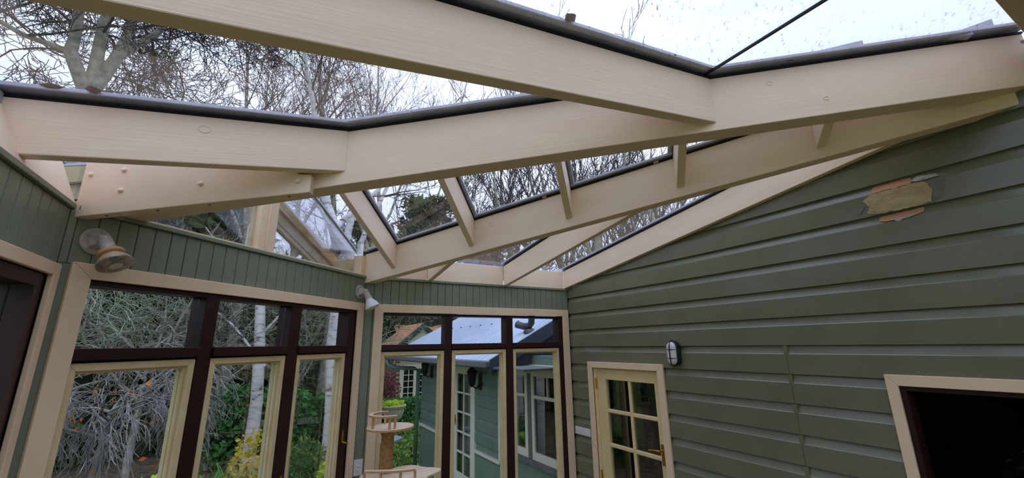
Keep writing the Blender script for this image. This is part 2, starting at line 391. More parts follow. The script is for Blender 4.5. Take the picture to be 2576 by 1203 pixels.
# left opening
architrave(6, F_D, -4.37, 2.319, -4.30, 2.265, DT_O, DT_I, SILL, 'peach cream architrave round the opening at the left edge')
w4 = empty('window_4', F_D(1.2, SILL, -.06), 'dark maroon framed window at the left edge', 'window', kind='structure')
mk('jamb', MB().wbox(F_D, 2.205, 2.264, SILL, DT_I-.001, -.105, -.004), M['maroon'], w4)
mk('frame_head', MB().wbox(F_D, -4.3, 2.205, DT_I-.05, DT_I-.001, -.105, -.004), M['maroon'], w4)
mk('sill', MB().wbox(F_D, -4.3, 2.264, SILL-.03, SILL, -.14, -.004), M['maroon'], w4)
mk('mullion', MB().wbox(F_D, 1.25, 1.33, SILL, DT_I-.05, -.105, -.004), M['maroon'], w4)
mk('pane', MB().wbox(F_D, 1.33, 2.205, SILL, DT_I-.05, -.07, -.065), M['winglass'], w4)
for m in (.25, -.75, -1.75, -2.75): mk('mullion', MB().wbox(F_D, m, m+.08, SILL, DT_I-.05, -.105, -.004), M['maroon'], w4)  # unseen run of mullions and glass added for light from the left
mk('pane', MB().wbox(F_D, -4.3, 1.25, SILL, DT_I-.05, -.07, -.065), M['winglass'], w4)
# dark window in the house wall
architrave(7, F_R, -.40, 1.004, -.35, .954, -.191, -.247, -1.40, 'peach cream architrave round the dark window at the right edge')
w3 = empty('window_3', F_R(.3, -1.4, -.06), 'unlit dark window at the right edge of the weatherboard wall', 'window', kind='structure')
mk('frame', MB().wbox(F_R, .930, .954, -1.36, -.247, -.10, -.002).wbox(F_R, -.35, -.326, -1.36, -.247, -.10, -.002).wbox(F_R, -.326, .930, -.270, -.247, -.10, -.002).wbox(F_R, -.326, .930, -1.36, -1.33, -.10, -.002), M['maroon'], w3)
mk('pane', MB().wbox(F_R, -.326, .930, -1.33, -.270, -.075, -.07), M['winglass'], w3)
# --- glazed door
architrave(8, F_R, 2.476, 3.439, 2.542, 3.376, -.187, -.244, FL, 'cream architrave round the glazed door', .02)
d1 = empty('door_1', F_R(2.95, FL, -.02), 'cream glazed door with brass lever handle in the weatherboard wall', 'door', kind='structure')
mk('stop', MB().wbox(F_R, 3.340, 3.376, FL, -.244, -.10, -.004).wbox(F_R, 2.542, 2.552, FL, -.244, -.10, -.004).wbox(F_R, 2.552, 3.340, -.252, -.244, -.10, -.004), M['doorpaint'], d1, bevel=.002)
la, lb, lt = 2.553, 3.338, -.254
lo0, lo1 = -.052, -.014
pa = (2.611, 2.895, 2.927, 3.217)
rows = [(-.352-.303*k, -.352-.303*k-.270) for k in range(5)]
leaf = empty('leaf', F_R(2.95, FL+.01, -.03)); leaf.parent = d1; leaf.location = tuple(np.array(leaf['_base'])-np.array(d1['_base']))
mk('stile', MB().wbox(F_R, la, pa[0], FL+.01, lt, lo0, lo1), M['doorpaint'], leaf, bevel=.003)
mk('stile', MB().wbox(F_R, pa[3], lb, FL+.01, lt, lo0, lo1), M['doorpaint'], leaf, bevel=.003)
mk('top_rail', MB().wbox(F_R, pa[0], pa[3], rows[0][0], lt, lo0, lo1), M['doorpaint'], leaf, bevel=.003)
mk('bottom_rail', MB().wbox(F_R, pa[0], pa[3], FL+.01, rows[-1][1], lo0, lo1), M['doorpaint'], leaf, bevel=.003)
mk('muntin', MB().wbox(F_R, pa[1], pa[2], rows[-1][1], rows[0][0], lo0+.004, lo1-.004), M['doorpaint'], leaf, bevel=.006)
for k in range(4):
    for u, v in ((pa[0], pa[1]), (pa[2], pa[3])):
        mk('muntin', MB().wbox(F_R, u, v, rows[k+1][0], rows[k][1], lo0+.004, lo1-.004), M['doorpaint'], leaf, bevel=.006)
for z1, z0 in rows:
    for u, v in ((pa[0], pa[1]), (pa[2], pa[3])):
        mk('pane', MB().wbox(F_R, u, v, z0, z1, -.036, -.032), M['winglass'], leaf)
hd = MB().wbox(F_R, 2.566, 2.600, -.985, -.822, -.014, -.009)
mk('lock_plate', hd, M['brass'], d1, bevel=.003)
mk('lever', MB().tube([F_R(2.583, -.872, -.01), F_R(2.583, -.872, .038)], [.012, .009], 12).tube([F_R(2.581, -.872, .036), F_R(2.61, -.870, .042), F_R(2.65, -.874, .040), F_R(2.688, -.880, .038)], [.0095, .009, .008, .009], 10), M['brass'], d1, smooth='angle')
for z in (-.345, -1.18):
    mk('hinge', MB().wbox(F_R, 3.337, 3.350, z-.10, z, -.016, -.003).tube([F_R(3.342, z-.102, .0), F_R(3.342, z+.002, .0)], .006, 8), M['brass'], d1)
# unlit house interior behind door and window
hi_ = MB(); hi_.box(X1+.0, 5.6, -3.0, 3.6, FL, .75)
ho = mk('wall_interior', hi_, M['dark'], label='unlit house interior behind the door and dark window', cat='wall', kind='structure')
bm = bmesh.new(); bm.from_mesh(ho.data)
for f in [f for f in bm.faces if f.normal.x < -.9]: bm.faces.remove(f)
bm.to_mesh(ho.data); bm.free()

# ------------------------------------------------------------------ roof timbers and glass
ZD_B, ZD_T = .625, .845                 # rafters of the left lean-to: underside and top above the left wall line
ZB_B, ZB_T = .588, .800                 # rafters of the far lean-to
def r2y(x): return 2.031-.628*x          # near face line of the near valley beam
nR2 = np.array([.628, 1.0])/math.hypot(.628, 1.0)
def r1y(x): return 3.70-1.552*(x-.69)    # near face line of the far valley beam
nR1 = np.array([1.552, 1.0])/math.hypot(1.552, 1.0)
GK, GT, CT = .010, .008, .016            # gasket, glass, cap bar thickness
def beam(name, p, q, n, w, zb0, zt0, zb1, zt1, mat, lab, grp=None, capw=.05, capn=None, bev=.004, gasket=True, cap=True):
    # p,q: plan points of the near face, n: unit normal away from the viewer, w: width
    p, q, n = np.array(p), np.array(q), np.array(n)
    def hx(a0, a1, b, t, b1, t1):
        P0, P1 = p+n*a0, p+n*a1; Q0, Q1 = q+n*a0, q+n*a1
        return MB().hexa([(P0[0], P0[1], b), (Q0[0], Q0[1], b1), (Q1[0], Q1[1], b1), (P1[0], P1[1], b), (P0[0], P0[1], t), (Q0[0], Q0[1], t1), (Q1[0], Q1[1], t1), (P1[0], P1[1], t)])
    o = mk(name, hx(0, w, zb0, zt0, zb1, zt1), mat, bevel=bev, label=lab, cat='beam', group=grp)
    if gasket: mk('gasket', hx(-.004, w+.004, zt0, zt0+GK, zt1, zt1+GK), M['black'], o)
    if cap:
        k = GK+GT+.001
        mk('cap_bar', hx(-capw, w+capw, zt0+k, zt0+k+CT, zt1+k, zt1+k+CT), M['flash'], o, bevel=.003)
    return o
# near valley beam, with the bolted board at its wall end
xs, xe = -.655, 2.925
r2 = beam('valley_beam', (xs, r2y(xs)), (xe, r2y(xe)), nR2, .10, zD(xs, .575), zD(xs, ZD_T), zD(xe, .575), zD(xe, ZD_T), M['cream_r2'], 'long cream valley beam nearest the viewer, running from the bolted board to the house wall', 'roof beams', .05)
# far valley beam
xs, xe = .672, 2.95
R1B = lambda x: .54+.226*(x-.69)
r1 = beam('valley_beam', (xs, r1y(xs)), (xe, r1y(xe)), nR1, .085, R1B(xs), R1B(xs)+.262, R1B(xe), R1B(xe)+.262, M['cream_r1'], 'long cream valley beam rising from the corner above the white lamp to the house wall', 'roof beams', .03)
for xk in (1.60, 2.02):
    e = np.array([1, -1.552])/math.hypot(1, 1.552); P = np.array([xk, r1y(xk)])-nR1*.009; z = R1B(xk)+.262
    Q = P+e*.03; q2 = nR1*.008
    mk('packer', MB().hexa([(*P, z), (*Q, z+.004), (*(Q+q2), z+.004), (*(P+q2), z), (*P, z+.016), (*Q, z+.020), (*(Q+q2), z+.020), (*(P+q2), z+.016)]), M['terra'], r1)
# bolted board on the end of the near valley beam
A1 = np.array([-.766, 2.335, .545]); A2 = np.array([.087, 1.929, .670])
def on_plate(x, z): t = (x-A1[0])/(A2[0]-A1[0]); return np.array([x, A1[1]+(A2[1]-A1[1])*t, z])
nrm = np.array([-(A2-A1)[1], (A2-A1)[0], 0]); nrm /= np.linalg.norm(nrm)
BP = on_plate
bb = mk('stiffener_board', MB().prism([A1, A2, on_plate(.087, .756), on_plate(.035, .756), on_plate(.035, zD(.035, .838)), on_plate(-.766, .838)], nrm*.045), M['cream_c'], bevel=.004, label='broad cream board with five round bolt heads beside the left corner', cat='beam')
for P in (BP(-.738, .738), BP(-.622, .762), BP(-.618, .668), BP(-.330, .704), BP(.040, .722)):
    P = np.array(P); P = P-nrm*((P-A1)@nrm)
    mk('bolt_head', MB().lathe(P+nrm*.002, -nrm, [(.011, 0), (.011, .004), (.009, .008), (.004, .0105), (0, .011)], 14), M['cream_c'], bb, smooth=True)
for t in (.12, .33, .55, .9):
    P = A1+(A2-A1)*t+nrm*.022
    mk('screw', MB().lathe(P+np.array([0, 0, .001]), (0, 0, -1), [(.006, 0), (.006, .002)], 10), M['screw'], bb)
# rafters of the left lean-to
for y0, xw, zb, lab in ((1.89, .05, .640, 'shortest cream rafter at the left, in front of the bolted board'), (.98, .05, .615, 'long rough-sawn cream rafter crossing the top of the view'), (.085, .06, .62, 'rafter seen only as a dark corner at the top right')):
    xe_ = (2.031-y0)/.628; xe2 = (2.031-(y0+xw))/.628
    m = MB(); x0 = XD-.15
    def rf(a0, a1, zb_, zt_):
        e0 = (2.031-a0)/.628-.001; e1 = (2.031-a1)/.628-.001
        e0 = min(e0, XH-.002); e1 = min(e1, XH-.002)
        return MB().hexa([(x0, a0, zD(x0, zb_)), (e0, a0, zD(e0, zb_)), (e1, a1, zD(e1, zb_)), (x0, a1, zD(x0, zb_)), (x0, a0, zD(x0, zt_)), (e0, a0, zD(e0, zt_)), (e1, a1, zD(e1, zt_)), (x0, a1, zD(x0, zt_))])
    o = mk('rafter', rf(y0, y0+xw, zb, ZD_T), M['cream_x'], bevel=.004, label=lab, cat='beam', group='rafters of the left roof slope')
    mk('gasket', rf(y0-.003, y0+xw+.003, ZD_T, ZD_T+GK), M['black'], o)
    k = GK+GT+.001
    mk('cap_bar', rf(y0-.045, y0+xw+.03, ZD_T+k, ZD_T+k+CT), M['flash'], o, bevel=.003)
# painted-over knots
def knot(o, P, n, r):
    e = np.cross(n, (0, 0, 1.0)); pts = [np.array(P)+e*r*1.35*math.cos(a)+np.array([0, 0, 1.0])*r*math.sin(a) for a in np.linspace(0, 2*math.pi, 17)]
    mk('knot', MB().tube(pts, .0022, 5, cap=False), o.data.materials[0], o, smooth=True)
knot(r2, (2.1052, r2y(2.1052), 1.0746), (-nR2[0], -nR2[1], 0), .009); knot(r2, (1.90, r2y(1.90), 1.1626), (-nR2[0], -nR2[1], 0), .010)
knot(r1, (1.370, r1y(1.370), .8862), (-nR1[0], -nR1[1], 0), .013)
knot([o for o in bpy.data.objects if o.name == 'rafter'][0], (-.3124, 1.89, .8555), (0, -1.0, 0), .015)
# eaves boards on top of the walls
ev = MB().hexa([(XD+.001, -4.5, CAPT), (XD+.001, 2.36, CAPT), (XD-.03, 2.36, CAPT), (XD-.03, -4.5, CAPT), (XD-.080, -4.5, .80), (XD-.080, 2.36, .80), (XD-.111, 2.36, .80), (XD-.111, -4.5, .80)])
mk('eaves_board', ev, M['cream_y'], bevel=.003, label='cream eaves board leaning outwards on top of the left wall', cat='board', group='eaves boards')
mk('flashing', MB().wbox(F_D, -4.5, 2.42, .802, .842, -.16, -.085), M['flash'], label='grey flashing above the left eaves board', cat='flashing')
for a, b, lab in ((.775, 1.243, 'cream eaves board beside the far valley beam'), (1.287, 2.068, 'cream eaves board between the two free rafters of the far slope'), (2.115, 2.853, 'cream eaves board beside the house wall')):
    mk('eaves_board', MB().wbox(F_B, a, b, CAPT+.001, .795, -.03, .0), M['cream_x'], bevel=.003, label=lab, cat='board', group='eaves boards')
# rafters of the far lean-to
for a, w, lab in ((1.243, .044, 'short cream rafter of the far slope beside the corner'), (2.070, .045, 'middle cream rafter of the far slope'), (2.853, .046, 'cream rafter lying against the weatherboard house wall')):
    def ye(x): return r1y(x)+.085*math.hypot(1.552, 1)+.001
    y1 = YB-.001
    def bf(a0, a1, zb_, zt_):
        e0, e1 = max(ye(a0), .30), max(ye(a1), .30)
        return MB().hexa([(a0, y1, zB(y1, zb_)), (a1, y1, zB(y1, zb_)), (a1, e1, zB(e1, zb_)), (a0, e0, zB(e0, zb_)), (a0, y1, zB(y1, zt_)), (a1, y1, zB(y1, zt_)), (a1, e1, zB(e1, zt_)), (a0, e0, zB(e0, zt_))])
    o = mk('rafter', bf(a, a+w, ZB_B+(.012 if a > 2.5 else 0), ZB_T), M['cream_y'], bevel=.003, label=lab, cat='beam', group='rafters of the far roof slope')
    mk('gasket', bf(a-.003, a+w+.003, ZB_T, ZB_T+GK), M['black'], o)
    k = GK+GT+.001
    mk('cap_bar', bf(a-.022, a+w+.02, ZB_T+k, ZB_T+k+CT), M['flash'], o, bevel=.002)
# gable slope rafters: parallel to the angled wall, from the far valley up to the ridge
GS = .573
RM = np.array([-.04, 3.027]); RA = np.array([2.86, .235]); RE = RM+(RA-RM)*.955
def to_ridge(P):       # distance along -dC from plan point P to the ridge line
    d = RA-RM; n = np.array([-d[1], d[0]]); return ((P-RM)@n)/((dC)@n)
names = ['first gable rafter, nearest the angled wall', 'second gable rafter from the angled wall', 'third gable rafter from the angled wall', 'fourth gable rafter, near the far valley middle', 'fifth and shortest gable rafter, nearest the house wall']
gx = [.852, 1.274, 1.703, 2.096, 2.489]
for i, x in enumerate(gx):
    P = np.array([x, r1y(x)]); w = .046
    e = np.array([1, -1.552])/math.hypot(1, 1.552)     # along the valley
    wp = w/abs(e@nC)
    Pa, Pb = P-e*wp/2-nR1*.001, P+e*wp/2-nR1*.001
    def gf(a, b, lo, hi):
        pts = []
        for z in (lo, hi):
            ring = []
            for Q in (a, b):
                t = to_ridge(Q)-.012; U = Q-dC*t; z0 = R1B(Q[0])+z
                ring.append(((Q[0], Q[1], z0), (U[0], U[1], z0+GS*t)))
            pts += [ring[0][0], ring[0][1], ring[1][1], ring[1][0]]
        return MB().hexa(pts)
    o = mk('gable_rafter', gf(Pa, Pb, .060, .262), M['cream_c'], bevel=.003, label='cream '+names[i], cat='beam', group='gable rafters')
    mk('gasket', gf(Pa-e*.003, Pb+e*.003, .262, .262+GK), M['black'], o)
    mk('cap_bar', gf(Pa-e*.03, Pb+e*.03, .262+GK+GT+.001, .262+GK+GT+CT), M['flash'], o, bevel=.002)
# ridge beam of the gable
RZ = lambda t: 0.0
t0 = to_ridge(np.array([.69, 3.70])); zr0 = R1B(.69)+.262+GS*t0; zr1 = R1B(2.80)+.262+GS*max(0, to_ridge(np.array([2.80, r1y(2.80)])))
dRn = (RA-RM)/np.linalg.norm(RA-RM); nRn = np.array([-dRn[1], dRn[0]])
beam('ridge_beam', RM-nRn*.022, RE-nRn*.022, nRn, .044, zr0-.20, zr0, zr1-.12, zr1, M['cream_c'], 'cream ridge beam of the small gable, above the near valley beam', 'roof beams', .06)

# glass roof panes
def pane(name, poly, mat, lab, grp, th=GT):
    return mk(name, MB().prism(poly, (0, 0, th)), mat, label=lab, cat='glass', group=grp)
zg = ZD_T+GK+.0005
def pd(x, y): return (x, y, zD(x, zg))
xo = XD-.12
def r2x(y): return (2.031-y)/.628+.02
pane('roof_pane', [pd(xo, 1.918), pd(r2x(1.918), 1.918), pd(r2x(2.42), 2.42), pd(xo, 2.42)], M['roofglass'], 'sloping glass roof pane behind the shortest left rafter', 'left slope panes')
pane('roof_pane', [pd(xo, 1.008), pd(r2x(1.008), 1.008), pd(r2x(1.912), 1.912), pd(xo, 1.912)], M['roofglass'], 'sloping glass roof pane between the two left rafters, bare trees behind', 'left slope panes')
pane('roof_pane', [pd(xo, .098), pd(1.632, .098), pd(1.632, 1.002), pd(xo, 1.002)], M['roofglass'], 'large sloping glass roof pane above the long rafter with specks of dirt', 'left slope panes')
pane('roof_pane', [pd(1.642, .098), pd(min(r2x(.098), 2.9), .098), pd(2.9, r2y(2.9)+.03), pd(r2x(1.002), 1.002), pd(1.642, 1.002)], M['roofglass'], 'glass roof pane in the top right beyond the dark joint line', 'left slope panes')
mk('ceiling', MB().hexa([(1.30, -4.6, zD(1.3, ZD_T)), (2.92, -4.6, zD(2.92, ZD_T)), (2.92, .07, zD(2.92, ZD_T)), (1.30, .07, zD(1.3, ZD_T)), (1.30, -4.6, zD(1.3, ZD_T)+.06), (2.92, -4.6, zD(2.92, ZD_T)+.06), (2.92, .07, zD(2.92, ZD_T)+.06), (1.30, .07, zD(1.3, ZD_T)+.06)]), M['plaster'], label='unseen solid boarded eaves above and behind the viewer, shading the right end', cat='ceiling', kind='structure')  # unseen eaves, cut to darken the right end of the house wall
pane('roof_pane', [pd(xo, -4.6), pd(1.29, -4.6), pd(1.29, .092), pd(xo, .092)], M['roofglass'], 'unseen glass roof pane overhead behind the viewer, added for light', 'left slope panes')  # unseen roof glass carried back for more sky light on facing surfaces
jn = MB().hexa([(1.6315, .10, zD(1.63, zg-.002)), (1.6425, .10, zD(1.642, zg-.002)), (1.6425, 1.0, zD(1.642, zg-.002)), (1.6315, 1.0, zD(1.63, zg-.002)), (1.6315, .10, zD(1.63, zg+.009)), (1.6425, .10, zD(1.642, zg+.009)), (1.6425, 1.0, zD(1.642, zg+.009)), (1.6315, 1.0, zD(1.63, zg+.009))])
mk('glass_joint', jn, M['black'], label='thin black sealant joint between two roof panes', cat='joint')
zgB = ZB_T+GK+.0005
def pb(x, y): return (x, y, zB(y, zgB))
def r1f(x): return r1y(x)+.085*math.hypot(1.552, 1)*.5
yo = YB+.14
pane('roof_pane', [pb(.70, yo), pb(1.262, yo), pb(1.262, r1f(1.262)), pb(.70, r1f(.70))], M['roofglass'], 'glass pane of the far slope beside the corner', 'far slope panes')
pane('roof_pane', [pb(1.268, yo), pb(2.090, yo), pb(2.090, r1f(2.090)), pb(1.268, r1f(1.268))], M['roofglass'], 'middle glass pane of the far slope', 'far slope panes')
pane('roof_pane', [pb(2.096, yo), pb(2.895, yo), pb(2.895, .40), pb(2.75, r1f(2.75)), pb(2.096, r1f(2.096))], M['roofglass'], 'glass pane of the far slope beside the house wall', 'far slope panes')
# gable panes
def gp(x, off=0.0):
    Q = np.array([x, r1y(x)])+off*np.array([0, 0]); t = max(to_ridge(Q)-.02, .02); U = Q-dC*t; z0 = R1B(x)+.262+GK+.0005
    return (Q[0]+dC[0]*.03, Q[1]+dC[1]*.03, z0-GS*.03), (U[0], U[1], z0+GS*t)
xb = [None]+gx+[2.80]
OV = .46                                   # roof overhang beyond the angled wall
for i in range(6):
    if i == 0:
        a = gp(.70); b = gp(gx[0]-.002)
        ov = -nC*OV; dz = -.226*.26*0
        a = tuple((p[0]+ov[0], p[1]+ov[1], p[2]) for p in a)
    else:
        a = gp(xb[i]+.002); b = gp(xb[i+1]-.002)
    pane('roof_pane', [a[0], b[0], b[1], a[1]], M['roofglass'], ['gable slope pane overhanging the angled wall', 'gable slope pane after the first gable rafter', 'gable slope pane between second and third gable rafters', 'gable slope pane between third and fourth gable rafters', 'gable slope pane between fourth and fifth gable rafters', 'gable slope pane nearest the house wall'][i], 'gable slope panes')
# hidden slope of the gable on the viewer's side
def gl_(x):
    Q = np.array([x, r2y(x)])+nR2*.05
    d = RA-RM; n = np.array([-d[1], d[0]]); t = -((Q-RM)@n)/(dC@n)
    U = Q+dC*t; return (Q[0], Q[1], zD(x, ZD_T+.05)), (U[0], U[1], zr0+.03+(zr1-zr0)*((U-RM)@dRn)/np.linalg.norm(RA-RM))
a, b = gl_(-.60), gl_(2.75)
pane('roof_pane', [a[0], b[0], b[1], a[1]], M['roofglass'], 'gable slope pane on the side of the bolted board', 'gable slope panes')
# --- glazed gable end above the angled wall
gt = lambda s, o=0: zr0-GS*abs(s-1.016)          # underside of glass along the gable end
mu_a, mu_b = .905, 1.035
gw = empty('gable_glazing', F_C(1.0, CAPT+.011, -.05), 'glazed triangular gable end above the angled wall with a cream post', 'window')
gm = mk('mullion', MB().wbox(F_C, mu_a, mu_b, CAPT+.011, 1.19, -.085, -.005), M['trim'], gw, bevel=.003)
mk('bead', MB().wbox(F_C, mu_a+.055, mu_a+.07, CAPT+.011, 1.19, -.005, .002), M['trim'], gm, bevel=.003)
mk('stop', MB().wbox(F_C, mu_a-.02, mu_a-.001, CAPT+.011, 1.17, -.085, -.045), M['barge'], gm)
gz0 = CAPT+.012
def gtri(s0, s1, poly): return MB().prism([F_C(s, z, -.075) for s, z in poly], np.array(F_C(0, 0, -.069))-np.array(F_C(0, 0, -.075)))
sl, srr = .03, 1.953
pane_l = [(sl, gz0), (mu_a-.021, gz0), (mu_a-.021, gt(mu_a-.021)-.004), (sl, max(gt(sl)-.004, gz0+.05))]
pane_r = [(mu_b+.001, gz0), (srr, gz0), (srr, gt(srr)-.004), (mu_b+.001, gt(mu_b)-.004)]
mk('pane', gtri(0, 0, pane_l), M['gableglass'], gw)
mk('pane', gtri(0, 0, pane_r), M['gableglass'], gw)
rk = MB().prism([F_C(mu_b, gt(mu_b)-.016, -.08), F_C(srr, gt(srr)-.016, -.08), F_C(srr, gt(srr)-.003, -.08), F_C(mu_b, gt(mu_b)-.003, -.08)], np.array(F_C(0, 0, .02))-np.array(F_C(0, 0, 0)))
mk('sealant_strip', rk, M['flash'], gw)
mk('corner_post', MB().wbox(F_C, 1.955, 2.02, CAPT+.011, .775, -.085, -.004), M['trim'], gw, bevel=.002)
# barge boards outside, under the overhang
OB = -.40
def brz(s, z0): return z0-.50*abs(s-1.016)
for sgn, lab in ((1, 'weathered yellow-stained barge board outside right of the cream post'), (-1, 'weathered barge board outside left of the cream post')):
    s1 = 2.10 if sgn > 0 else -.06
    bo = mk('barge_board', MB().prism([F_C(1.016, brz(1.016, 1.235), OB), F_C(s1, brz(s1, 1.235), OB), F_C(s1, brz(s1, 1.235)+.085, OB), F_C(1.016, 1.32, OB)], np.array(F_C(0, 0, .045))-np.array(F_C(0, 0, 0))), M['yellowed'] if sgn > 0 else M['barge'], label=lab, cat='board', group='barge boards')
    mk('rafter_below', MB().prism([F_C(1.016, brz(1.016, 1.10), OB-.02), F_C(s1, brz(s1, 1.10), OB-.02), F_C(s1, brz(s1, 1.10)+.13, OB-.02), F_C(1.016, 1.23, OB-.02)], np.array(F_C(0, 0, .04))-np.array(F_C(0, 0, 0))), M['barge'], bo)
    mk('groove', MB().prism([F_C(1.016, brz(1.016, 1.135), OB+.019), F_C(s1, brz(s1, 1.135), OB+.019), F_C(s1, brz(s1, 1.135)+.008, OB+.019), F_C(1.016, 1.143, OB+.019)], np.array(F_C(0, 0, .003))-np.array(F_C(0, 0, 0))), M['screw'], bo)
    mk('glass_edge', MB().prism([F_C(1.016, brz(1.016, 1.325), OB), F_C(s1, brz(s1, 1.325), OB), F_C(s1, brz(s1, 1.325)+.014, OB), F_C(1.016, 1.339, OB)], np.array(F_C(0, 0, .03))-np.array(F_C(0, 0, 0))), M['flash'], bo)
mk('eaves_fascia', MB().wbox(F_C, 2.035, 2.075, .63, .765, -.36, -.03), M['yellowed'], label='yellow-stained timber end of the gable eaves outside the corner', cat='board')

# ------------------------------------------------------------------ small things in the room
rng = random.Random(7)
def leaf_on(x, y, size, ang, lab, z=None, curl=.35):
    mb = MB(); n = 6
    for j in range(n+1):
        t = j/n; w = math.sin(math.pi*min(max(t, .03), .97))*.42
        for sgn in (-1, 0, 1):
            lx = (t-.5)*size; ly = sgn*w*size; h = size*curl*(abs(sgn)*.5+(t-.5)**2)
            X = x+lx*math.cos(ang)-ly*math.sin(ang); Y = y+lx*math.sin(ang)+ly*math.cos(ang)
            mb.v.append((X, Y, (zD(X, zg+GT+.0005) if z is None else z)+h))
    nv = len(mb.v); mb.v += [(a, b, c+.0012) for a, b, c in mb.v]
    for j in range(n):
        for q in range(2):
            a = j*3+q; mb.f += [(a, a+1, a+4, a+3), (nv+a+3, nv+a+4, nv+a+1, nv+a)]
    return mk('fallen_leaf', mb, M['leafbrown'], label=lab, cat='leaf', group='dead leaves on the glass roof', smooth=True)
leaf_on(.79, .92, .050, .3, 'red-brown dead leaf on the glass beside the long rafter, the one further left')
leaf_on(.90, .955, .050, .9, 'red-brown dead leaf on the glass beside the long rafter, the one further right')
leaf_on(1.366, .945, .034, .2, 'small red-brown dead leaf on the glass near the dark joint line')
leaf_on(1.97, .765, .045, -.6, 'red-brown dead leaf on the glass beyond the dark joint line')
leaf_on(-.63, 1.83, .05, 1.4, 'upright red-brown dead leaf above the shortest left rafter')
leaf_on(-.735, 1.855, .07, .1, 'flat brown dead leaf at the left end of the shortest left rafter')
# folded flashing ends seen through the glass on the near valley beam
for x0, L, h, lab in ((.93, .06, .03, 'small grey flashing block on the glass beyond the long rafter'), (2.06, .22, .035, 'grey wedge of flashing on the glass in the top right'), (2.66, .14, .05, 'grey folded flashing end in the far top right corner')):
    x1 = x0+L; n = nR2
    b0 = np.array([x0, r2y(x0)])-n*.028; b1 = np.array([x1, r2y(x1)])-n*.028
    za, zb_ = zD(x0, zg+GT+.017), zD(x1, zg+GT+.017)
    hl = h*(.25 if L > .1 else 1.0)
    mk('flashing_end', MB().hexa([(*b0, za), (*b1, zb_), (*(b1+n*.09), zb_), (*(b0+n*.09), za), (*b0, za+hl), (*b1, zb_+h), (*(b1+n*.09), zb_+h), (*(b0+n*.09), za+hl)]), M['flash'], label=lab, cat='flashing', group='flashing ends', bevel=.002)

def spot_lamp(base, nrm, axis, kind, lab):
    base = np.array(base, float); nrm = np.array(nrm, float); nrm /= np.linalg.norm(nrm); axis = np.array(axis, float); axis /= np.linalg.norm(axis)
    t = empty('spot_lamp', base, lab, 'lamp', 'spot lamps')
    mk('base_plate', MB().lathe(base, nrm, [(.058, 0), (.058, .006), (.054, .010), (.050, .011), (.046, .009), (0.001, .009)], 32), M['lampgrey'], t, smooth='angle')
    up = np.array([0, 0, 1.0]); side = np.cross(nrm, up)
    for a in (.6, 1.9, 3.3, 4.4, 5.4):
        P = base+nrm*.009+(side*math.cos(a)+up*math.sin(a))*.042
        mk('screw', MB().lathe(P, nrm, [(.005, 0), (.005, .003), (.002, .004)], 10), M['lampgrey'], t, smooth='angle')
    # wedge shaped housing
    e1 = side*.030; top = up*.028; bot = -up*.034
    K = base+nrm*.052+up*.008
    mk('housing', MB().hexa([base+nrm*.008-e1+bot, base+nrm*.008+e1+bot, K+e1*.72-up*.026, K-e1*.72-up*.026, base+nrm*.008-e1+top, base+nrm*.008+e1+top, K+e1*.72+up*.018, K-e1*.72+up*.018]), M['lampgrey'], t, bevel=.004)
    sc = mk('brass_screw', MB().lathe(base+nrm*.034+up*.024, nrm*.35+up, [(.012, -.002), (.012, .003), (.009, .004)], 16), M['terra'], t, smooth='angle')
    H0 = K+axis*(-.005)
    mk('knuckle', MB().tube([K-side*.024-up*.004, K+side*.024-up*.004], .013, 14), M['lampgrey'], t, smooth='angle')
    mk('holder', MB().lathe(H0, axis, [(.018, 0), (.024, .006), (.026, .05), (.029, .075), (.029, .08)], 24), M['lampgrey'], t, smooth='angle')
    if kind == 'par':
        mk('collar', MB().lathe(H0, axis, [(.030, .072), (.045, .078), (.047, .084), (.046, .092), (.040, .096), (.028, .096)], 28), M['terra'], t, smooth='angle')
        mk('reflector_cone', MB().lathe(H0, axis, [(.030, .092), (.036, .096), (.048, .112), (.057, .126), (.060, .134)], 36), M['bulbcone'], t, smooth='angle')
        mk('lens', MB().lathe(H0, axis, [(.060, .134), (.0625, .137), (.0625, .142), (.058, .146), (.04, .1505), (.02, .1525), (.001, .153)], 36), M['bulbglass'], t, smooth='angle')
        mk('lens_glint', MB().lathe(H0, axis, [(.024, .1525), (.020, .1535), (.001, .1540)], 7), M['diffuser'], t)  # pale disc on the lens paints the bright reflection at its centre
    else:
        mk('shade', MB().lathe(H0, axis, [(.027, .080), (.031, .092), (.040, .110), (.052, .130), (.060, .150), (.062, .158)], 36), M['whiteglass'], t, smooth='angle')
        mk('lens', MB().lathe(H0, axis, [(.062, .158), (.0615, .162), (.056, .168), (.035, .175), (.001, .178)], 36), M['diffuser'], t, smooth='angle')
    return t
nC3 = np.array([nC[0], nC[1], 0]); dC3 = np.array([dC[0], dC[1], 0])
spot_lamp(F_C(.105, .462, 0), nC3, nC3*.52+dC3*.12+np.array([0, 0, -.80]), 'par', 'aged spotlight with tan collar and clear lens in the left corner of the angled wall')
spot_lamp(F_C(1.955, .455, 0), nC3, nC3*.36+dC3*.22+np.array([0, 0, -.85]), 'flood', 'white reflector spot lamp in the corner between the two rows of casements')
# light switch on the narrow strip
sw = mk('light_switch', MB().wbox(F_B, .693, .763, -.986, -.868, .0005, .009), M['white'], bevel=.003, label='white two-button wall switch below the white lamp', cat='switch')
for z in (-.915, -.945): mk('button', MB().lathe(F_B(.728, z, .008), (0, -1, 0), [(.009, 0), (.009, .004), (.006, .006)], 16), M['white'], sw, smooth='angle')
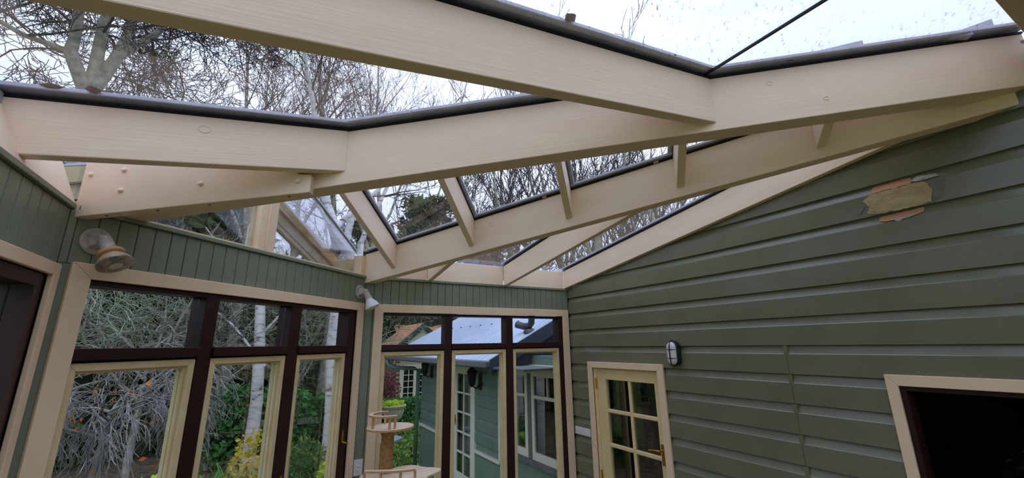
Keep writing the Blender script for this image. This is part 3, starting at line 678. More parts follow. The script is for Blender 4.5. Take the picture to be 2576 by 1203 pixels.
# double socket and switch plate
so = mk('power_outlet', MB().wbox(F_R, 3.584, 3.703, -.914, -.842, .0005, .009), M['white'], bevel=.003, label='white double power outlet plate left of the glazed door', cat='socket')
for y in (3.675, 3.615):
    for dy, dz, tilt in ((.009, -.006, .3), (-.009, -.006, -.3), (0, -.022, 0)):
        mk('slot', MB().hexa([F_R(y+dy-.002, -.878+dz-.005, .0085), F_R(y+dy+.002, -.878+dz-.005, .0085), F_R(y+dy+.002, -.878+dz-.005, .0095), F_R(y+dy-.002, -.878+dz-.005, .0095), F_R(y+dy-.002+tilt*.01, -.878+dz+.005, .0085), F_R(y+dy+.002+tilt*.01, -.878+dz+.005, .0085), F_R(y+dy+.002+tilt*.01, -.878+dz+.005, .0095), F_R(y+dy-.002+tilt*.01, -.878+dz+.005, .0095)]), M['black'], so)
for y in (3.690, 3.597): mk('rocker', MB().wbox(F_R, y-.006, y+.006, -.864, -.848, .008, .013), M['white'], so, bevel=.002)
s2 = mk('light_switch', MB().wbox(F_R, 3.462, 3.582, -.914, -.842, .0005, .009), M['white'], bevel=.003, label='white switch plate with two buttons beside the power outlet', cat='switch')
for y in (3.536, 3.515): mk('button', MB().lathe(F_R(y, -.878, .008), (-1, 0, 0), [(.007, 0), (.007, .004), (.005, .006)], 14), M['white'], s2, smooth='angle')
# oval bulkhead light
def stadium(cy, cz, hw, hh, x, n=10):
    pts = []
    for k in range(n+1):
        a = math.pi*k/n; pts.append((x, cy+hw*math.cos(a), cz+(hh-hw)+hw*math.sin(a)))
    for k in range(n+1):
        a = math.pi+math.pi*k/n; pts.append((x, cy+hw*math.cos(a), cz-(hh-hw)+hw*math.sin(a)))
    return pts
bc = empty('bulkhead_light', F_R(2.335, -.196, 0), 'oval bulkhead light with dark green cage above the glazed door', 'lamp')
cy, cz = 2.335, -.095
mk('housing', MB().prism(stadium(cy, cz, .050, .098, XH-.001), (-.045, 0, 0)), M['dkgreen'], bc, bevel=.004)
df = MB(); R_ = [(.046, .092, .044), (.044, .090, .058), (.038, .084, .068), (.026, .070, .074), (.010, .045, .076)]
n0 = None
for hw, hh, o in R_:
    st = stadium(cy, cz, hw, hh, XH-o); n0 = len(st); df.v += st
for k in range(len(R_)-1):
    for j in range(n0): q = (j+1) % n0; df.f.append((k*n0+j, k*n0+q, (k+1)*n0+q, (k+1)*n0+j))
df.f.append(tuple(range((len(R_)-1)*n0, len(R_)*n0)))
mk('diffuser', df, M['diffuser'], bc, smooth=True)
st = stadium(cy, cz, .047, .095, XH-.050); mk('cage_ring', MB().tube(st+[st[0]], .0045, 8), M['dkgreen'], bc, smooth=True)
mk('cage_bar', MB().tube([(XH-.046, cy, cz+.095), (XH-.070, cy, cz+.082), (XH-.080, cy, cz+.05), (XH-.080, cy, cz-.05), (XH-.070, cy, cz-.082), (XH-.046, cy, cz-.095)], .0045, 8), M['dkgreen'], bc, smooth=True)
for dz in (.030, -.038): mk('cage_bar', MB().tube([(XH-.044, cy-.049, cz+dz), (XH-.070, cy-.034, cz+dz), (XH-.079, cy, cz+dz), (XH-.070, cy+.034, cz+dz), (XH-.044, cy+.049, cz+dz)], .0035, 8), M['dkgreen'], bc, smooth=True)
for dz in (.100, -.100): mk('screw', MB().tube([(XH-.052, cy, cz+dz), (XH-.030, cy, cz+dz)], .005, 8), M['dkgreen'], bc)
# patched hole in the weatherboards
pt = empty('wall_patch', F_R(.77, .62, 0), 'tan filler patch with pink primer and white smears high on the weatherboards', 'patch')
def plate(name, pts, mat, off=0.002, th=.003, cove=None, jit=.004, seed=1, par=None):
    rr = random.Random(seed); dense = []
    for i in range(len(pts)):
        a, b = pts[i], pts[(i+1) % len(pts)]
        m = max(1, int(math.hypot(b[0]-a[0], b[1]-a[1])/.012))
        for k in range(m):
            t = k/m; dense.append((a[0]+(b[0]-a[0])*t+rr.uniform(-jit, jit), a[1]+(b[1]-a[1])*t+rr.uniform(-jit, jit)*.7))
    def P(y, z, o):
        d = 0.0
        if cove is not None:
            h = min(max(z-cove, 0), .052)
            d = -.021*(1-(1-h/.052)**1.0)
            zs = [0, .008, .019, .031, .045, .055]; ds = [0, .004, .010, .0155, .0195, .0215]
            d = -float(np.interp(h, zs, ds))
        return F_R(y, z, o+d)
    mb = MB(); n = len(dense); mb.v = [P(y, z, off-.002) for y, z in dense]+[P(y, z, off+th-.002) for y, z in dense]
    cyy = sum(p[0] for p in dense)/n; czz = sum(p[1] for p in dense)/n
    mb.v.append(P(cyy, czz, off+th))
    for k in range(n):
        j = (k+1) % n; mb.f += [(k, j, n+j, n+k), (n+k, n+j, 2*n)]
    return mk(name, mb, mat, pt if par is None else par)
CV = ZB0+PITCH*5-.052
plate('filler', [(.873, .796), (.835, .796), (.712, .797), (.645, .792), (.626, .742), (.640, .680), (.692, .673), (.791, .673), (.895, .676), (.909, .692), (.892, .725), (.916, .758), (.904, .775)], M['filler'], .003, .005, None, .004, 3)
plate('primer', [(.868, .838), (.781, .839), (.700, .838), (.700, .800), (.795, .800), (.873, .799)], M['pink'], .003, .002, CV, .002, 4)
plate('primer', [(.868, .656), (.77, .662), (.679, .664), (.684, .638), (.715, .628), (.799, .624), (.87, .630)], M['pink'], .003, .002, CV-PITCH, .003, 5)
plate('smear', [(.711, .815), (.679, .834), (.600, .826), (.589, .806), (.677, .802)], M['smear'], .004, .002, CV, .003, 6)
plate('smear', [(.925, .762), (.875, .795), (.880, .755)], M['smear'], .0035, .002, None, .004, 8)
plate('smear', [(.965, .700), (.935, .720), (.915, .735), (.93, .705), (.955, .688)], M['greysmear'], .003, .001, None, .005, 9)
plate('smear', [(.640, .785), (.570, .784), (.585, .73), (.60, .69), (.645, .682)], M['greysmear'], .0025, .001, None, .005, 10)
plate('smear', [(.81, .628), (.74, .632), (.735, .624), (.79, .612)], M['smear'], .002, .002, None, .003, 11)

# ------------------------------------------------------------------ cat tree in the corner
ctb = (.82, 3.24, FL)
ct = empty('cat_tree', ctb, 'wooden cat tree with sisal post and railed platforms by the far casements', 'cat tree')
def arc_pts(cx, cy, r, a0, a1, n=18, ry=None): return [(cx+r*math.cos(a0+(a1-a0)*k/n), cy+(ry or r)*math.sin(a0+(a1-a0)*k/n)) for k in range(n+1)]
tcx, tcy = .835, 3.22
top = [(tcx+.165*math.cos(a), tcy+.155*math.sin(a)) for a in np.linspace(0, 2*math.pi, 40, endpoint=False)]
tp = mk('top_platform', MB().disc(top, -.575, -.560), M['ply'], ct, bevel=.003)
mk('edge_band', MB().disc([(tcx+(x-tcx)*1.004, tcy+(y-tcy)*1.004) for x, y in top], -.5735, -.5615), M['plyedge'], tp)
ra = arc_pts(tcx-.02, tcy, .135, math.radians(75), math.radians(285), 20, .135); rb = arc_pts(tcx-.02, tcy, .105, math.radians(285), math.radians(75), 20, .105)
mk('rail', MB().disc(ra+rb, -.485, -.471), M['ply'], ct, bevel=.002)
mk('rail_edge', MB().disc([(tcx-.02+(x-tcx+.02)*1.006, tcy+(y-tcy)*1.006) for x, y in ra]+rb, -.4835, -.4725), M['plyedge'], ct)
for d in (85, 130, 200, 262, 280):
    x, y = tcx-.02+.12*math.cos(math.radians(d)), tcy+.12*math.sin(math.radians(d))
    mk('rail_post', MB().tube([(x, y, -.562), (x, y, -.484)], .009, 10), M['plyedge'], ct, smooth='angle')
mk('sisal_post', MB().tube([(tcx-.01, tcy+.02, -.862), (tcx-.01, tcy+.02, -.574)], .045, 24), M['sisal'], ct, smooth='angle')
lcx, lcy = .89, 3.13
cl = []
for k in range(72):
    a = 2*math.pi*k/72; r = 1+.10*math.cos(5*a+.6); cl.append((lcx+.27*r*math.cos(a), lcy+.20*r*math.sin(a)))
lp = mk('lower_platform', MB().disc(cl, -.880, -.864), M['ply'], ct, bevel=.003)
ra = [(lcx-.25+.30*t, lcy-.06-.13*math.sin(math.pi*.5*t)) for t in np.linspace(0, 1, 14)]
rb = [(x+.012, y+.028) for x, y in ra][::-1]
mk('rail', MB().disc(ra+rb, -.805, -.790), M['ply'], ct, bevel=.002)
mk('rail_edge', MB().disc([(x-.0008, y-.001) for x, y in ra]+rb, -.8035, -.7915), M['plyedge'], ct)
for i in (0, 4, 9, 13):
    x, y = (ra[i][0]+.006, ra[i][1]+.014); mk('rail_post', MB().tube([(x, y, -.866), (x, y, -.804)], .009, 10), M['plyedge'], ct, smooth='angle')
for x, y in ((lcx-.08, lcy+.05), (lcx+.12, lcy+.0)): mk('sisal_post', MB().tube([(x, y, FL+.03), (x, y, -.879)], .045, 20), M['sisal'], ct, smooth='angle')
mk('base_board', MB().box(lcx-.25, lcx+.25, lcy-.18, lcy+.20, FL, FL+.03), M['ply'], ct, bevel=.004)

# ------------------------------------------------------------------ garden and buildings outside
GZ = -2.42
def ramp_mat(name, cols, scale, rough=.9, detail=6, lo=.3, hi=.7, spec=.1, bump=0, bscale=30, transl=0.0, stretch=None):
    m, nt, out = new_mat(name)
    f, _ = noise_fac(nt, scale, detail, lo, hi, stretch)
    r = nt.nodes.new('ShaderNodeValToRGB'); el = r.color_ramp.elements
    while len(el) < len(cols): el.new(.5)
    for i, c in enumerate(cols): el[i].position = i/(len(cols)-1); el[i].color = c
    nt.links.new(f, r.inputs['Fac'])
    b = nt.nodes.new('ShaderNodeBsdfPrincipled'); b.inputs['Roughness'].default_value = rough; b.inputs['Specular IOR Level'].default_value = spec
    nt.links.new(r.outputs['Color'], b.inputs['Base Color'])
    if bump:
        _, h = noise_fac(nt, bscale, 6)
        bp = nt.nodes.new('ShaderNodeBump'); bp.inputs['Strength'].default_value = bump; bp.inputs['Distance'].default_value = .05
        nt.links.new(h, bp.inputs['Height']); nt.links.new(bp.outputs['Normal'], b.inputs['Normal'])
    last = b.outputs[0]
    if transl:
        t = nt.nodes.new('ShaderNodeBsdfTranslucent'); nt.links.new(r.outputs['Color'], t.inputs['Color'])
        mx = nt.nodes.new('ShaderNodeMixShader'); mx.inputs[0].default_value = transl
        nt.links.new(last, mx.inputs[1]); nt.links.new(t.outputs[0], mx.inputs[2]); last = mx.outputs[0]
    nt.links.new(last, out.inputs['Surface'])
    return m
G = {}
G['lawn'] = ramp_mat('lawn_grass', [srgb(98, 120, 49), srgb(145, 169, 71), srgb(164, 181, 86)], 5, bump=.5, bscale=60)
G['mulch'] = ramp_mat('brown_mulch', [srgb(79, 67, 57), srgb(120, 101, 84), srgb(154, 135, 110)], 9, bump=.6)
G['bark'] = ramp_mat('grey_lichen_bark', [srgb(120, 115, 108), srgb(162, 159, 145), srgb(191, 193, 171)], 9, detail=5)
G['twig'] = ramp_mat('dark_twig', [srgb(74, 64, 60), srgb(98, 88, 84)], 3)
G['twigred'] = ramp_mat('red_brown_twig', [srgb(86, 66, 62), srgb(112, 92, 86)], 3)
G['lichen'] = ramp_mat('pale_lichen_twig', [srgb(112, 118, 98), srgb(158, 170, 142), srgb(184, 192, 172)], 5)
G['greytwig'] = ramp_mat('silver_grey_twig', [srgb(96, 92, 90), srgb(134, 130, 128), srgb(170, 168, 166)], 6)
G['birch'] = ramp_mat('white_birch_bark', [srgb(120, 92, 72), srgb(206, 200, 194), srgb(226, 224, 222), srgb(232, 230, 228)], 5, stretch=(1, 1, 4), lo=.3, hi=.6)
G['hedge'] = ramp_mat('dark_hedge_leaf', [srgb(57, 74, 45), srgb(89, 113, 64), srgb(125, 150, 89)], 3, rough=.6, transl=.25)
G['shrub'] = ramp_mat('bright_shrub_leaf', [srgb(62, 103, 59), srgb(93, 150, 84), srgb(135, 193, 118)], 4, rough=.5, transl=.3)
G['yellow'] = ramp_mat('yellow_leaf', [srgb(170, 160, 50), srgb(226, 206, 88), srgb(200, 188, 70)], 6, rough=.6, transl=.3)
G['lime'] = ramp_mat('lime_leaf', [srgb(167, 203, 57), srgb(228, 240, 93)], 6, rough=.6, transl=.3)
G['orange'] = ramp_mat('orange_leaf', [srgb(196, 96, 40), srgb(224, 140, 70)], 8, rough=.7, transl=.3)
G['strap'] = ramp_mat('strappy_leaf', [srgb(81, 118, 57), srgb(135, 171, 93)], 5, rough=.5, transl=.2)
G['pine'] = ramp_mat('pine_needle', [srgb(69, 79, 59), srgb(103, 113, 84), srgb(140, 145, 113)], 2.5, rough=.8, transl=.2)
G['dry'] = ramp_mat('dry_brown_foliage', [srgb(142, 120, 93), srgb(186, 159, 125)], 3, transl=.2)
G['wine'] = ramp_mat('wine_red_foliage', [srgb(125, 81, 81), srgb(167, 110, 106)], 6, transl=.2)
G['core'] = surf('deep_foliage_shade', srgb(40, 46, 32), srgb(52, 56, 40), .95, 3)  # dark tone of the solid cores stands in for shade inside foliage
G['weatherbd'] = surf('blue_green_board', srgb(122, 142, 130), srgb(112, 132, 120), .5, 4)
G['roofsheet'] = surf('blue_grey_roof_sheet', srgb(186, 198, 220), srgb(178, 190, 214), .25, 4, spec=.6)
G['soffit'] = surf('grey_soffit', srgb(110, 112, 112), rough=.7)
G['flue'] = surf('weathered_flue', srgb(84, 84, 86), srgb(70, 70, 72), .4, 9, metal=.4)
G['brick'] = surf('red_brick', srgb(150, 96, 80), srgb(122, 78, 66), .8, 9)
G['mortar'] = surf('pale_mortar', srgb(196, 186, 172), rough=.9)
G['tile'] = surf('terracotta_roof_tile', srgb(196, 146, 112), srgb(170, 116, 86), .8, 3)
G['slate'] = surf('blue_grey_barge_paint', srgb(62, 72, 80), rough=.6)
G['offwhite'] = surf('off_white_paint', srgb(232, 228, 210), rough=.5)
G['stone'] = surf('pale_cast_stone', srgb(196, 190, 172), srgb(168, 162, 142), .8, 12)
G['curtain'] = surf('pale_curtain', srgb(150, 146, 138), srgb(110, 106, 100), .9, 6, (6, 6, .3))
G['bluewhite'] = surf('blue_white_table_top', srgb(206, 218, 232), srgb(150, 168, 196), .35, 14, spec=.5)
G['pipe'] = surf('green_downpipe_paint', srgb(104, 134, 124), rough=.4)
G['path'] = surf('grey_kerb_stone', srgb(150, 146, 136), srgb(126, 122, 112), .9, 8)

mk('ground', MB().box(-28, 34, 3.0, 46, GZ-.1, GZ), G['lawn'], label='mown green lawn round the conservatory', cat='lawn', kind='structure')
mk('ground_rear', MB().box(-28, 34, -20, 3.0, GZ-.1, GZ), G['lawn'], label='lawn behind the viewer', cat='lawn', kind='structure')
mk('garden_bed', MB().disc([(-14, 3.2), (-.9, 3.2), (.2, 5.0), (.55, 6.6), (.9, 8.2), (1.9, 9.6), (2.6, 11.6), (2.6, 24), (-14, 24)], GZ, GZ+.03), G['mulch'], label='brown mulched garden bed beyond the angled casements', cat='garden bed', kind='structure')

class Tw:                                   # collects thin tapered tubes quickly
    def __init__(s): s.P = []; s.R = []
    def add(s, pts, rad): s.P.append(np.array(pts, float)); s.R.append(np.array(rad, float))
    def mesh(s, n=4):
        mb = MB(); vs_, fs = [], []; base = 0
        for P, R in zip(s.P, s.R):
            m = len(P); T = np.empty_like(P); T[1:-1] = P[2:]-P[:-2]; T[0] = P[1]-P[0]; T[-1] = P[-1]-P[-2]
            T /= np.linalg.norm(T, axis=1)[:, None]+1e-9
            a = np.array([0, 0, 1.0]) if abs(T[0][2]) < .8 else np.array([1.0, 0, 0])
            E = np.cross(T, a); E /= np.linalg.norm(E, axis=1)[:, None]+1e-9; F = np.cross(T, E)
            k = 3 if R[0] < .012 else (n if R[0] < .05 else 8)
            th = np.arange(k)*2*math.pi/k
            V = P[:, None, :]+R[:, None, None]*(E[:, None, :]*np.cos(th)[None, :, None]+F[:, None, :]*np.sin(th)[None, :, None])
            vs_.append(V.reshape(-1, 3))
            for q in range(m-1):
                for j in range(k):
                    x = base+q*k+j; y = base+q*k+(j+1) % k; fs.append((x, y, y+k, x+k))
            base += m*k
        mb.v = np.concatenate(vs_) if vs_ else np.zeros((0, 3)); mb.f = fs
        return mb
def grow(tw, fine, p, d, L, r, lev, P, rs):
    # recursive bare branch: P = dict(up, wander, kids, ratio, ang, levels, rmin)
    n = 5 if lev == 0 else (4 if lev < P['levels']-1 else 3)
    pts = [np.array(p, float)]; d = np.array(d, float); d /= np.linalg.norm(d); ds = [d]
    for k in range(n):
        d = d+rs.normal(0, P['wander'], 3)+np.array([0, 0, P['up']*(1 if lev else .3)])
        d /= np.linalg.norm(d); pts.append(pts[-1]+d*L/n); ds.append(d)
    r1 = max(r*P.get('taper', .45), P['rmin']); rad = np.linspace(r, r1, n+1)
    (tw if lev < P.get('coarse', 2) else fine).add(pts, rad)
    if lev >= P['levels']: return
    kids = P['kids'][min(lev, len(P['kids'])-1)]
    for q in range(kids):
        t = (q+.6+rs.uniform(-.3, .3))/kids*(.8 if lev else .7)+(.2 if lev else .3)
        t = min(t, .99); i = min(int(t*n), n-1); f = t*n-i
        B = pts[i]*(1-f)+pts[i+1]*f; D = ds[i+1]
        a = rs.normal(0, 1, 3); a -= D*(a@D); a /= np.linalg.norm(a)+1e-9
        an = P['ang']*rs.uniform(.7, 1.3); nd = D*math.cos(an)+a*math.sin(an)
        grow(tw, fine, B, nd, L*P['ratio']*rs.uniform(.65, 1.15), max((r+(r1-r)*t)*P.get('rr', .55), P['rmin']), lev+1, P, rs)
def leaf_quads(C, size, rs, flat=.0, aspect=1.7):
    n = len(C); d = rs.normal(0, 1, (n, 3)); d /= np.linalg.norm(d, axis=1)[:, None]
    u = rs.normal(0, 1, (n, 3)); u -= d*(u*d).sum(1)[:, None]; u /= np.linalg.norm(u, axis=1)[:, None]
    v = np.cross(d, u); s = size*rs.uniform(.6, 1.3, (n, 1))
    V = np.stack([C-u*s*aspect/2, C+v*s/2+d*s*.12, C+u*s*aspect/2, C-v*s/2+d*s*.12], 1).reshape(-1, 3)
    mb = MB(); mb.v = V; mb.f = [(4*i, 4*i+1, 4*i+2, 4*i+3) for i in range(n)]
    return mb
def bare_tree(name, base, lab, seed, P, trunk, leaders, mats=('bark', 'twig'), grp='bare trees in the garden', cat='tree'):
    # trunk: list of (point, radius); leaders: list of (start point, direction, length, radius)
    rs = np.random.default_rng(seed); t = empty(name, base, lab, cat, grp)
    tw, fine = Tw(), Tw()
    if trunk: tw.add([q for q, r in trunk], [r for q, r in trunk])
    for q, d, L, r in leaders: grow(tw, fine, q, d, L, r, 0, P, rs)
    mk('trunk', tw.mesh(5), G[mats[0]], t, smooth=True, fix=False)
    if fine.P: mk('branches', fine.mesh(4), G[mats[1]], t, fix=False)
    return t
def shrub(name, c, rad, lab, mat, n, size, seed, grp=None, cat='shrub', core=True, aspect=1.7, stems=0):
    rs = np.random.default_rng(seed); c = np.array(c, float); rad = np.array(rad, float)
    t = empty(name, (c[0], c[1], GZ), lab, cat, grp)
    u = rs.normal(0, 1, (n, 3)); u /= np.linalg.norm(u, axis=1)[:, None]
    # lumpy shell
    lump = np.array([1+.22*mnoise.noise(Vector((float(a[0])*2.2+seed, float(a[1])*2.2, float(a[2])*2.2))) for a in u])
    r = (rs.uniform(0, 1, n)**.35)*lump
    C = c+u*r[:, None]*rad; C = C[C[:, 2] > GZ+.02]
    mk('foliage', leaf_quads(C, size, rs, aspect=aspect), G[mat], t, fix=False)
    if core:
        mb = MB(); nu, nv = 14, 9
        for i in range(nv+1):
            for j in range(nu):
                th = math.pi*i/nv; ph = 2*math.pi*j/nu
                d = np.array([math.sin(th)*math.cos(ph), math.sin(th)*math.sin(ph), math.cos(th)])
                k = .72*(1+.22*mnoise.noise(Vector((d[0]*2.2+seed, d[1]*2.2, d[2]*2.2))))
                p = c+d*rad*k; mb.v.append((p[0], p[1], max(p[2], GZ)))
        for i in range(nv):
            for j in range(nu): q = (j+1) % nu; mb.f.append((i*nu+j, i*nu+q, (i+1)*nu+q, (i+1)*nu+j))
        mk('shade_core', mb, G['core'], t, smooth=True)
    if stems:
        tw = Tw()
        for k in range(stems):
            a = rs.uniform(0, 2*math.pi); e = c+np.array([math.cos(a)*rad[0]*.5, math.sin(a)*rad[1]*.5, 0])
            tw.add([(c[0]+rs.uniform(-.05, .05), c[1]+rs.uniform(-.05, .05), GZ), (c+e)/2*np.array([1, 1, 0])+np.array([0, 0, (GZ+c[2])/2]), e], [.012, .009, .005])
        mk('stems', tw.mesh(4), G['twig'], t, fix=False)
    return t
OAK = dict(up=.03, wander=.17, kids=[8, 7, 5], ratio=.55, ang=.9, levels=3, rmin=.006, taper=.3, rr=.45, coarse=0)
FINE = dict(up=.10, wander=.09, kids=[8, 5, 3, 2], ratio=.44, ang=.55, levels=4, rmin=.0042, taper=.3, rr=.42, coarse=1)
POP = dict(up=.13, wander=.10, kids=[8, 5, 4], ratio=.45, ang=.55, levels=3, rmin=.008, taper=.35, rr=.45, coarse=1)
TH = dict(up=.0, wander=.24, kids=[8, 5, 4], ratio=.50, ang=.95, levels=3, rmin=.0042, taper=.35, rr=.5, coarse=3)
V3 = lambda *a: np.array(a, float)
# big lichen-covered tree, top left
def oak():
    rs = np.random.default_rng(11); t = empty('bare_oak_tree', (-2.95, 9.0, GZ), 'large bare tree with thick lichen-grey forked trunks at the top left', 'tree', 'bare trees in the garden')
    tw, fine = Tw(), Tw()
    L = [([(-2.95, 9.0, GZ), (-3.0, 9.0, 1.5), (-3.06, 8.99, 3.5), (-3.14, 8.97, 4.40)], [.24, .2, .17, .15]),
         ([(-3.12, 8.96, 4.2), (-3.31, 8.9, 4.63), (-3.44, 8.85, 4.93), (-3.44, 8.86, 5.26), (-3.47, 8.84, 5.65), (-3.48, 8.84, 6.0), (-3.56, 8.8, 7.0), (-3.6, 8.8, 8.6)], [.11, .10, .095, .08, .075, .07, .06, .035]),
         ([(-3.14, 8.97, 4.3), (-3.14, 8.97, 4.81), (-3.16, 8.96, 5.29), (-3.17, 8.95, 5.7), (-3.16, 8.96, 6.23), (-3.1, 8.96, 7.2), (-3.0, 8.9, 8.8)], [.105, .095, .09, .085, .08, .06, .035]),
         ([(-3.12, 8.98, 4.3), (-3.02, 9.01, 4.72), (-2.94, 9.03, 5.09), (-2.88, 9.05, 5.55), (-2.86, 9.06, 5.92), (-2.84, 9.07, 6.4), (-2.7, 9.1, 8.2)], [.11, .10, .095, .08, .075, .07, .035]),
         ([(-2.94, 9.04, 5.1), (-2.75, 9.09, 5.51), (-2.53, 9.16, 5.87), (-2.39, 9.2, 6.28), (-2.1, 9.25, 7.2)], [.07, .062, .055, .048, .03]),
         ([(-3.43, 8.86, 4.93), (-3.68, 8.76, 4.93), (-3.91, 8.66, 4.92), (-4.2, 8.5, 5.0), (-4.9, 8.2, 5.2)], [.05, .045, .04, .035, .02])]
    for p, r in L: tw.add(p, r)
    for p, r in L[1:]:
        P = np.array(p)
        for k in range(7):
            q = rs.uniform(.1, .98)*(len(P)-1); i = min(int(q), len(P)-2); f = q-i; B = P[i]*(1-f)+P[i+1]*f
            a = rs.uniform(0, 2*math.pi)
            grow(fine, fine, B, (math.cos(a), math.sin(a)*.6, rs.uniform(-.05, .7)), rs.uniform(1.5, 3.0), rs.uniform(.014, .03), 0, OAK, rs)
    mk('trunk', tw.mesh(8), G['bark'], t, smooth=True, fix=False); mk('branches', fine.mesh(4), G['twig'], t, fix=False)
oak()
# fine-twigged birches right of it
for i, (x, y, h, lab) in enumerate(((-.75, 12.2, 9.2, 'slender bare birch nearest the large forked tree'), (.35, 12.4, 9.6, 'slender bare birch, second from the large forked tree'), (1.35, 12.0, 9.4, 'slender bare birch in the middle of the group behind the left roof pane'), (2.35, 12.1, 9.8, 'slender bare birch, second from the right end of its group'), (6.05, 20.5, 16.6, 'slender bare birch at the right end of its group'))):
    b = V3(x, y, 2.6); FN = dict(FINE, rmin=FINE['rmin']*(1.6 if y > 15 else 1))
    bare_tree('bare_birch_tree', (x, y, GZ), lab, 20+i, FN, [(V3(x-.1, y, GZ), .12), (V3(x, y, 0), .10), (b, .085)],
        [(b, (.05*(i-2), .0, 1), h-2.6, .075), (b+V3(0, 0, -.1), (-.28, .1, 1), (h-2.6)*.8, .045), (b+V3(0, 0, .4), (.32, -.1, 1), (h-2.6)*.75, .045)], ('bark', 'twigred'))
# birch just outside the gable
BI = dict(FINE); BI.update(levels=4, kids=[9, 6, 4, 3], ang=.75, up=.02, wander=.14)
b = V3(.75, 7.1, 1.9)
bare_tree('birch_tree', (1.12, 7.0, GZ), 'pale leaning birch seen through the gable glass', 41, BI, [(V3(1.35, 7.0, GZ), .13), (V3(1.25, 7.0, .3), .11), (V3(1.08, 7.0, 1.35), .10), (b, .09), (V3(.60, 7.1, 2.3), .075)],
    [(V3(.60, 7.1, 2.3), (-.12, .0, 1), 2.8, .07), (V3(.75, 7.1, 1.9), (.45, .1, 1), 2.6, .05), (V3(1.1, 7.0, 1.2), (.95, .1, .65), 2.6, .045), (V3(1.2, 7.0, .8), (1.0, .3, .2), 2.2, .04), (V3(1.0, 7.0, 1.5), (-.6, .2, .6), 1.8, .035)], ('birch', 'twigred'))
# two white birch trunks beyond the casements
bare_tree('birch_tree', (.06, 10.0, GZ), 'white birch trunk seen through the middle angled casement', 42, BI, [(V3(-.08, 10, GZ), .125), (V3(-.06, 10, -1.0), .11), (V3(-.13, 10, 0), .10), (V3(-.24, 10, 1.1), .09), (V3(-.27, 10.1, 2.4), .07)],
    [(V3(-.25, 10.1, 2.4), (0, 0, 1), 3.2, .06), (V3(.0, 10, -.35), (-.5, .1, 1), 1.7, .035), (V3(-.1, 10, .3), (.6, 0, .9), 2.0, .03), (V3(-.15, 10, .8), (-.7, 0, .7), 2.0, .03)], ('birch', 'twig'))
bare_tree('birch_tree', (1.18, 8.9, GZ), 'broad white birch trunk seen through the casement nearest the corner', 43, BI, [(V3(1.23, 8.9, GZ), .15), (V3(1.20, 8.9, -1.2), .13), (V3(1.12, 8.93, .0), .125), (V3(1.13, 8.93, .8), .115), (V3(1.2, 9.0, 2.2), .09)],
    [(V3(1.2, 9.0, 2.2), (.1, 0, 1), 3.2, .08), (V3(1.12, 8.95, .3), (.8, .2, .8), 2.0, .04), (V3(1.12, 8.95, .9), (-.7, .2, .8), 2.0, .035)], ('birch', 'twig'))
bare_tree('birch_tree', (1.55, 9.6, GZ), 'second pale birch trunk just right of the broad one', 44, BI, [(V3(1.5, 9.6, GZ), .12), (V3(1.48, 9.6, 0), .10), (V3(1.55, 9.6, 1.0), .09), (V3(1.6, 9.6, 2.3), .07)],
    [(V3(1.6, 9.6, 2.3), (.1, 0, 1), 3.0, .06), (V3(1.52, 9.6, .7), (.7, .2, .8), 1.8, .03)], ('birch', 'twig'))
# pollarded upright trees seen between the gable rafters
for i, (x, y, h, lab) in enumerate(((6.4, 12.4, 6.6, 'bare upright tree behind the second gable pane'), (7.5, 11.9, 7.6, 'dense bare upright tree behind the third gable pane'), (8.6, 11.0, 8.0, 'bare upright tree right of the dense one'), (10.0, 9.8, 7.8, 'bare upright tree behind the fourth gable pane'), (10.9, 9.0, 7.0, 'bare upright tree nearest the house roof'))):
    b = V3(x, y, 1.9)
    bare_tree('bare_poplar_tree', (x, y, GZ), lab, 60+i, POP, [(V3(x, y, GZ), .22), (V3(x, y, 0), .19), (b, .17)],
        [(b+V3(0, 0, -.2*k), (math.cos(k*1.3+i)*.42, math.sin(k*1.3+i)*.42, 1), (h-1.9)*(1-.06*k), .075) for k in range(6)]+[(b+V3(0, 0, -.3), (-.9, -.3, .55), 3.0, .06), (b+V3(0, 0, -.5), (.8, -.5, .5), 2.6, .05)], ('bark', 'twig'))
# trees behind the far slope
for i, (x, y, lab) in enumerate(((8.1, 8.9, 'bare tree with stout trunk behind the middle pane of the far slope'), (9.3, 7.7, 'bare tree behind the far slope beside the house wall'))):
    b = V3(x, y, 2.4)
    bare_tree('bare_poplar_tree', (x, y, GZ), lab, 80+i, POP, [(V3(x, y, GZ), .26), (V3(x, y, 1.0), .2), (b, .16)],
        [(b, (.1, .1, 1), 3.0, .13), (b+V3(0, 0, -.4), (-.6, .1, 1), 2.6, .08), (b+V3(0, 0, -.5), (.5, .3, .9), 2.6, .08), (b+V3(0, 0, -.8), (-1, -.2, .5), 2.4, .05), (b+V3(0, 0, -.7), (1, -.1, .6), 2.2, .05)], ('bark', 'twig'))
# conifers
def pine(base, top, w, lab, seed, n=5200, mat='pine'):
    rs = np.random.default_rng(seed); t = empty('pine_tree', (base[0], base[1], GZ), lab, 'tree', 'evergreens behind the roof')
    C = []
    for k in range(26):
        a = rs.uniform(0, 2*math.pi); e = rs.uniform(0, 1)**.7; hh = rs.uniform(0, 1)
        c = V3(base[0]+math.cos(a)*w*e*math.sqrt(max(0, 1-hh*hh*.85)), base[1]+math.sin(a)*w*.6*e, base[2]+(top-base[2])*hh*(1-.15*e))
        q = rs.normal(0, 1, (n//26, 3))*np.array([w*.22, w*.2, w*.12]); C.append(c+q)
    mk('crown', leaf_quads(np.concatenate(C), .075*max(1, w), rs, aspect=3.2), G[mat], t, fix=False)
    mk('trunk', MB().tube([(base[0], base[1], GZ), (base[0], base[1], top-.3)], [.25, .08], 8), G['bark'], t, smooth=True)
pine((6.68, 19.95, 4.3), 7.8, 1.7, 'rounded dark green pine seen between the first two gable rafters', 91)
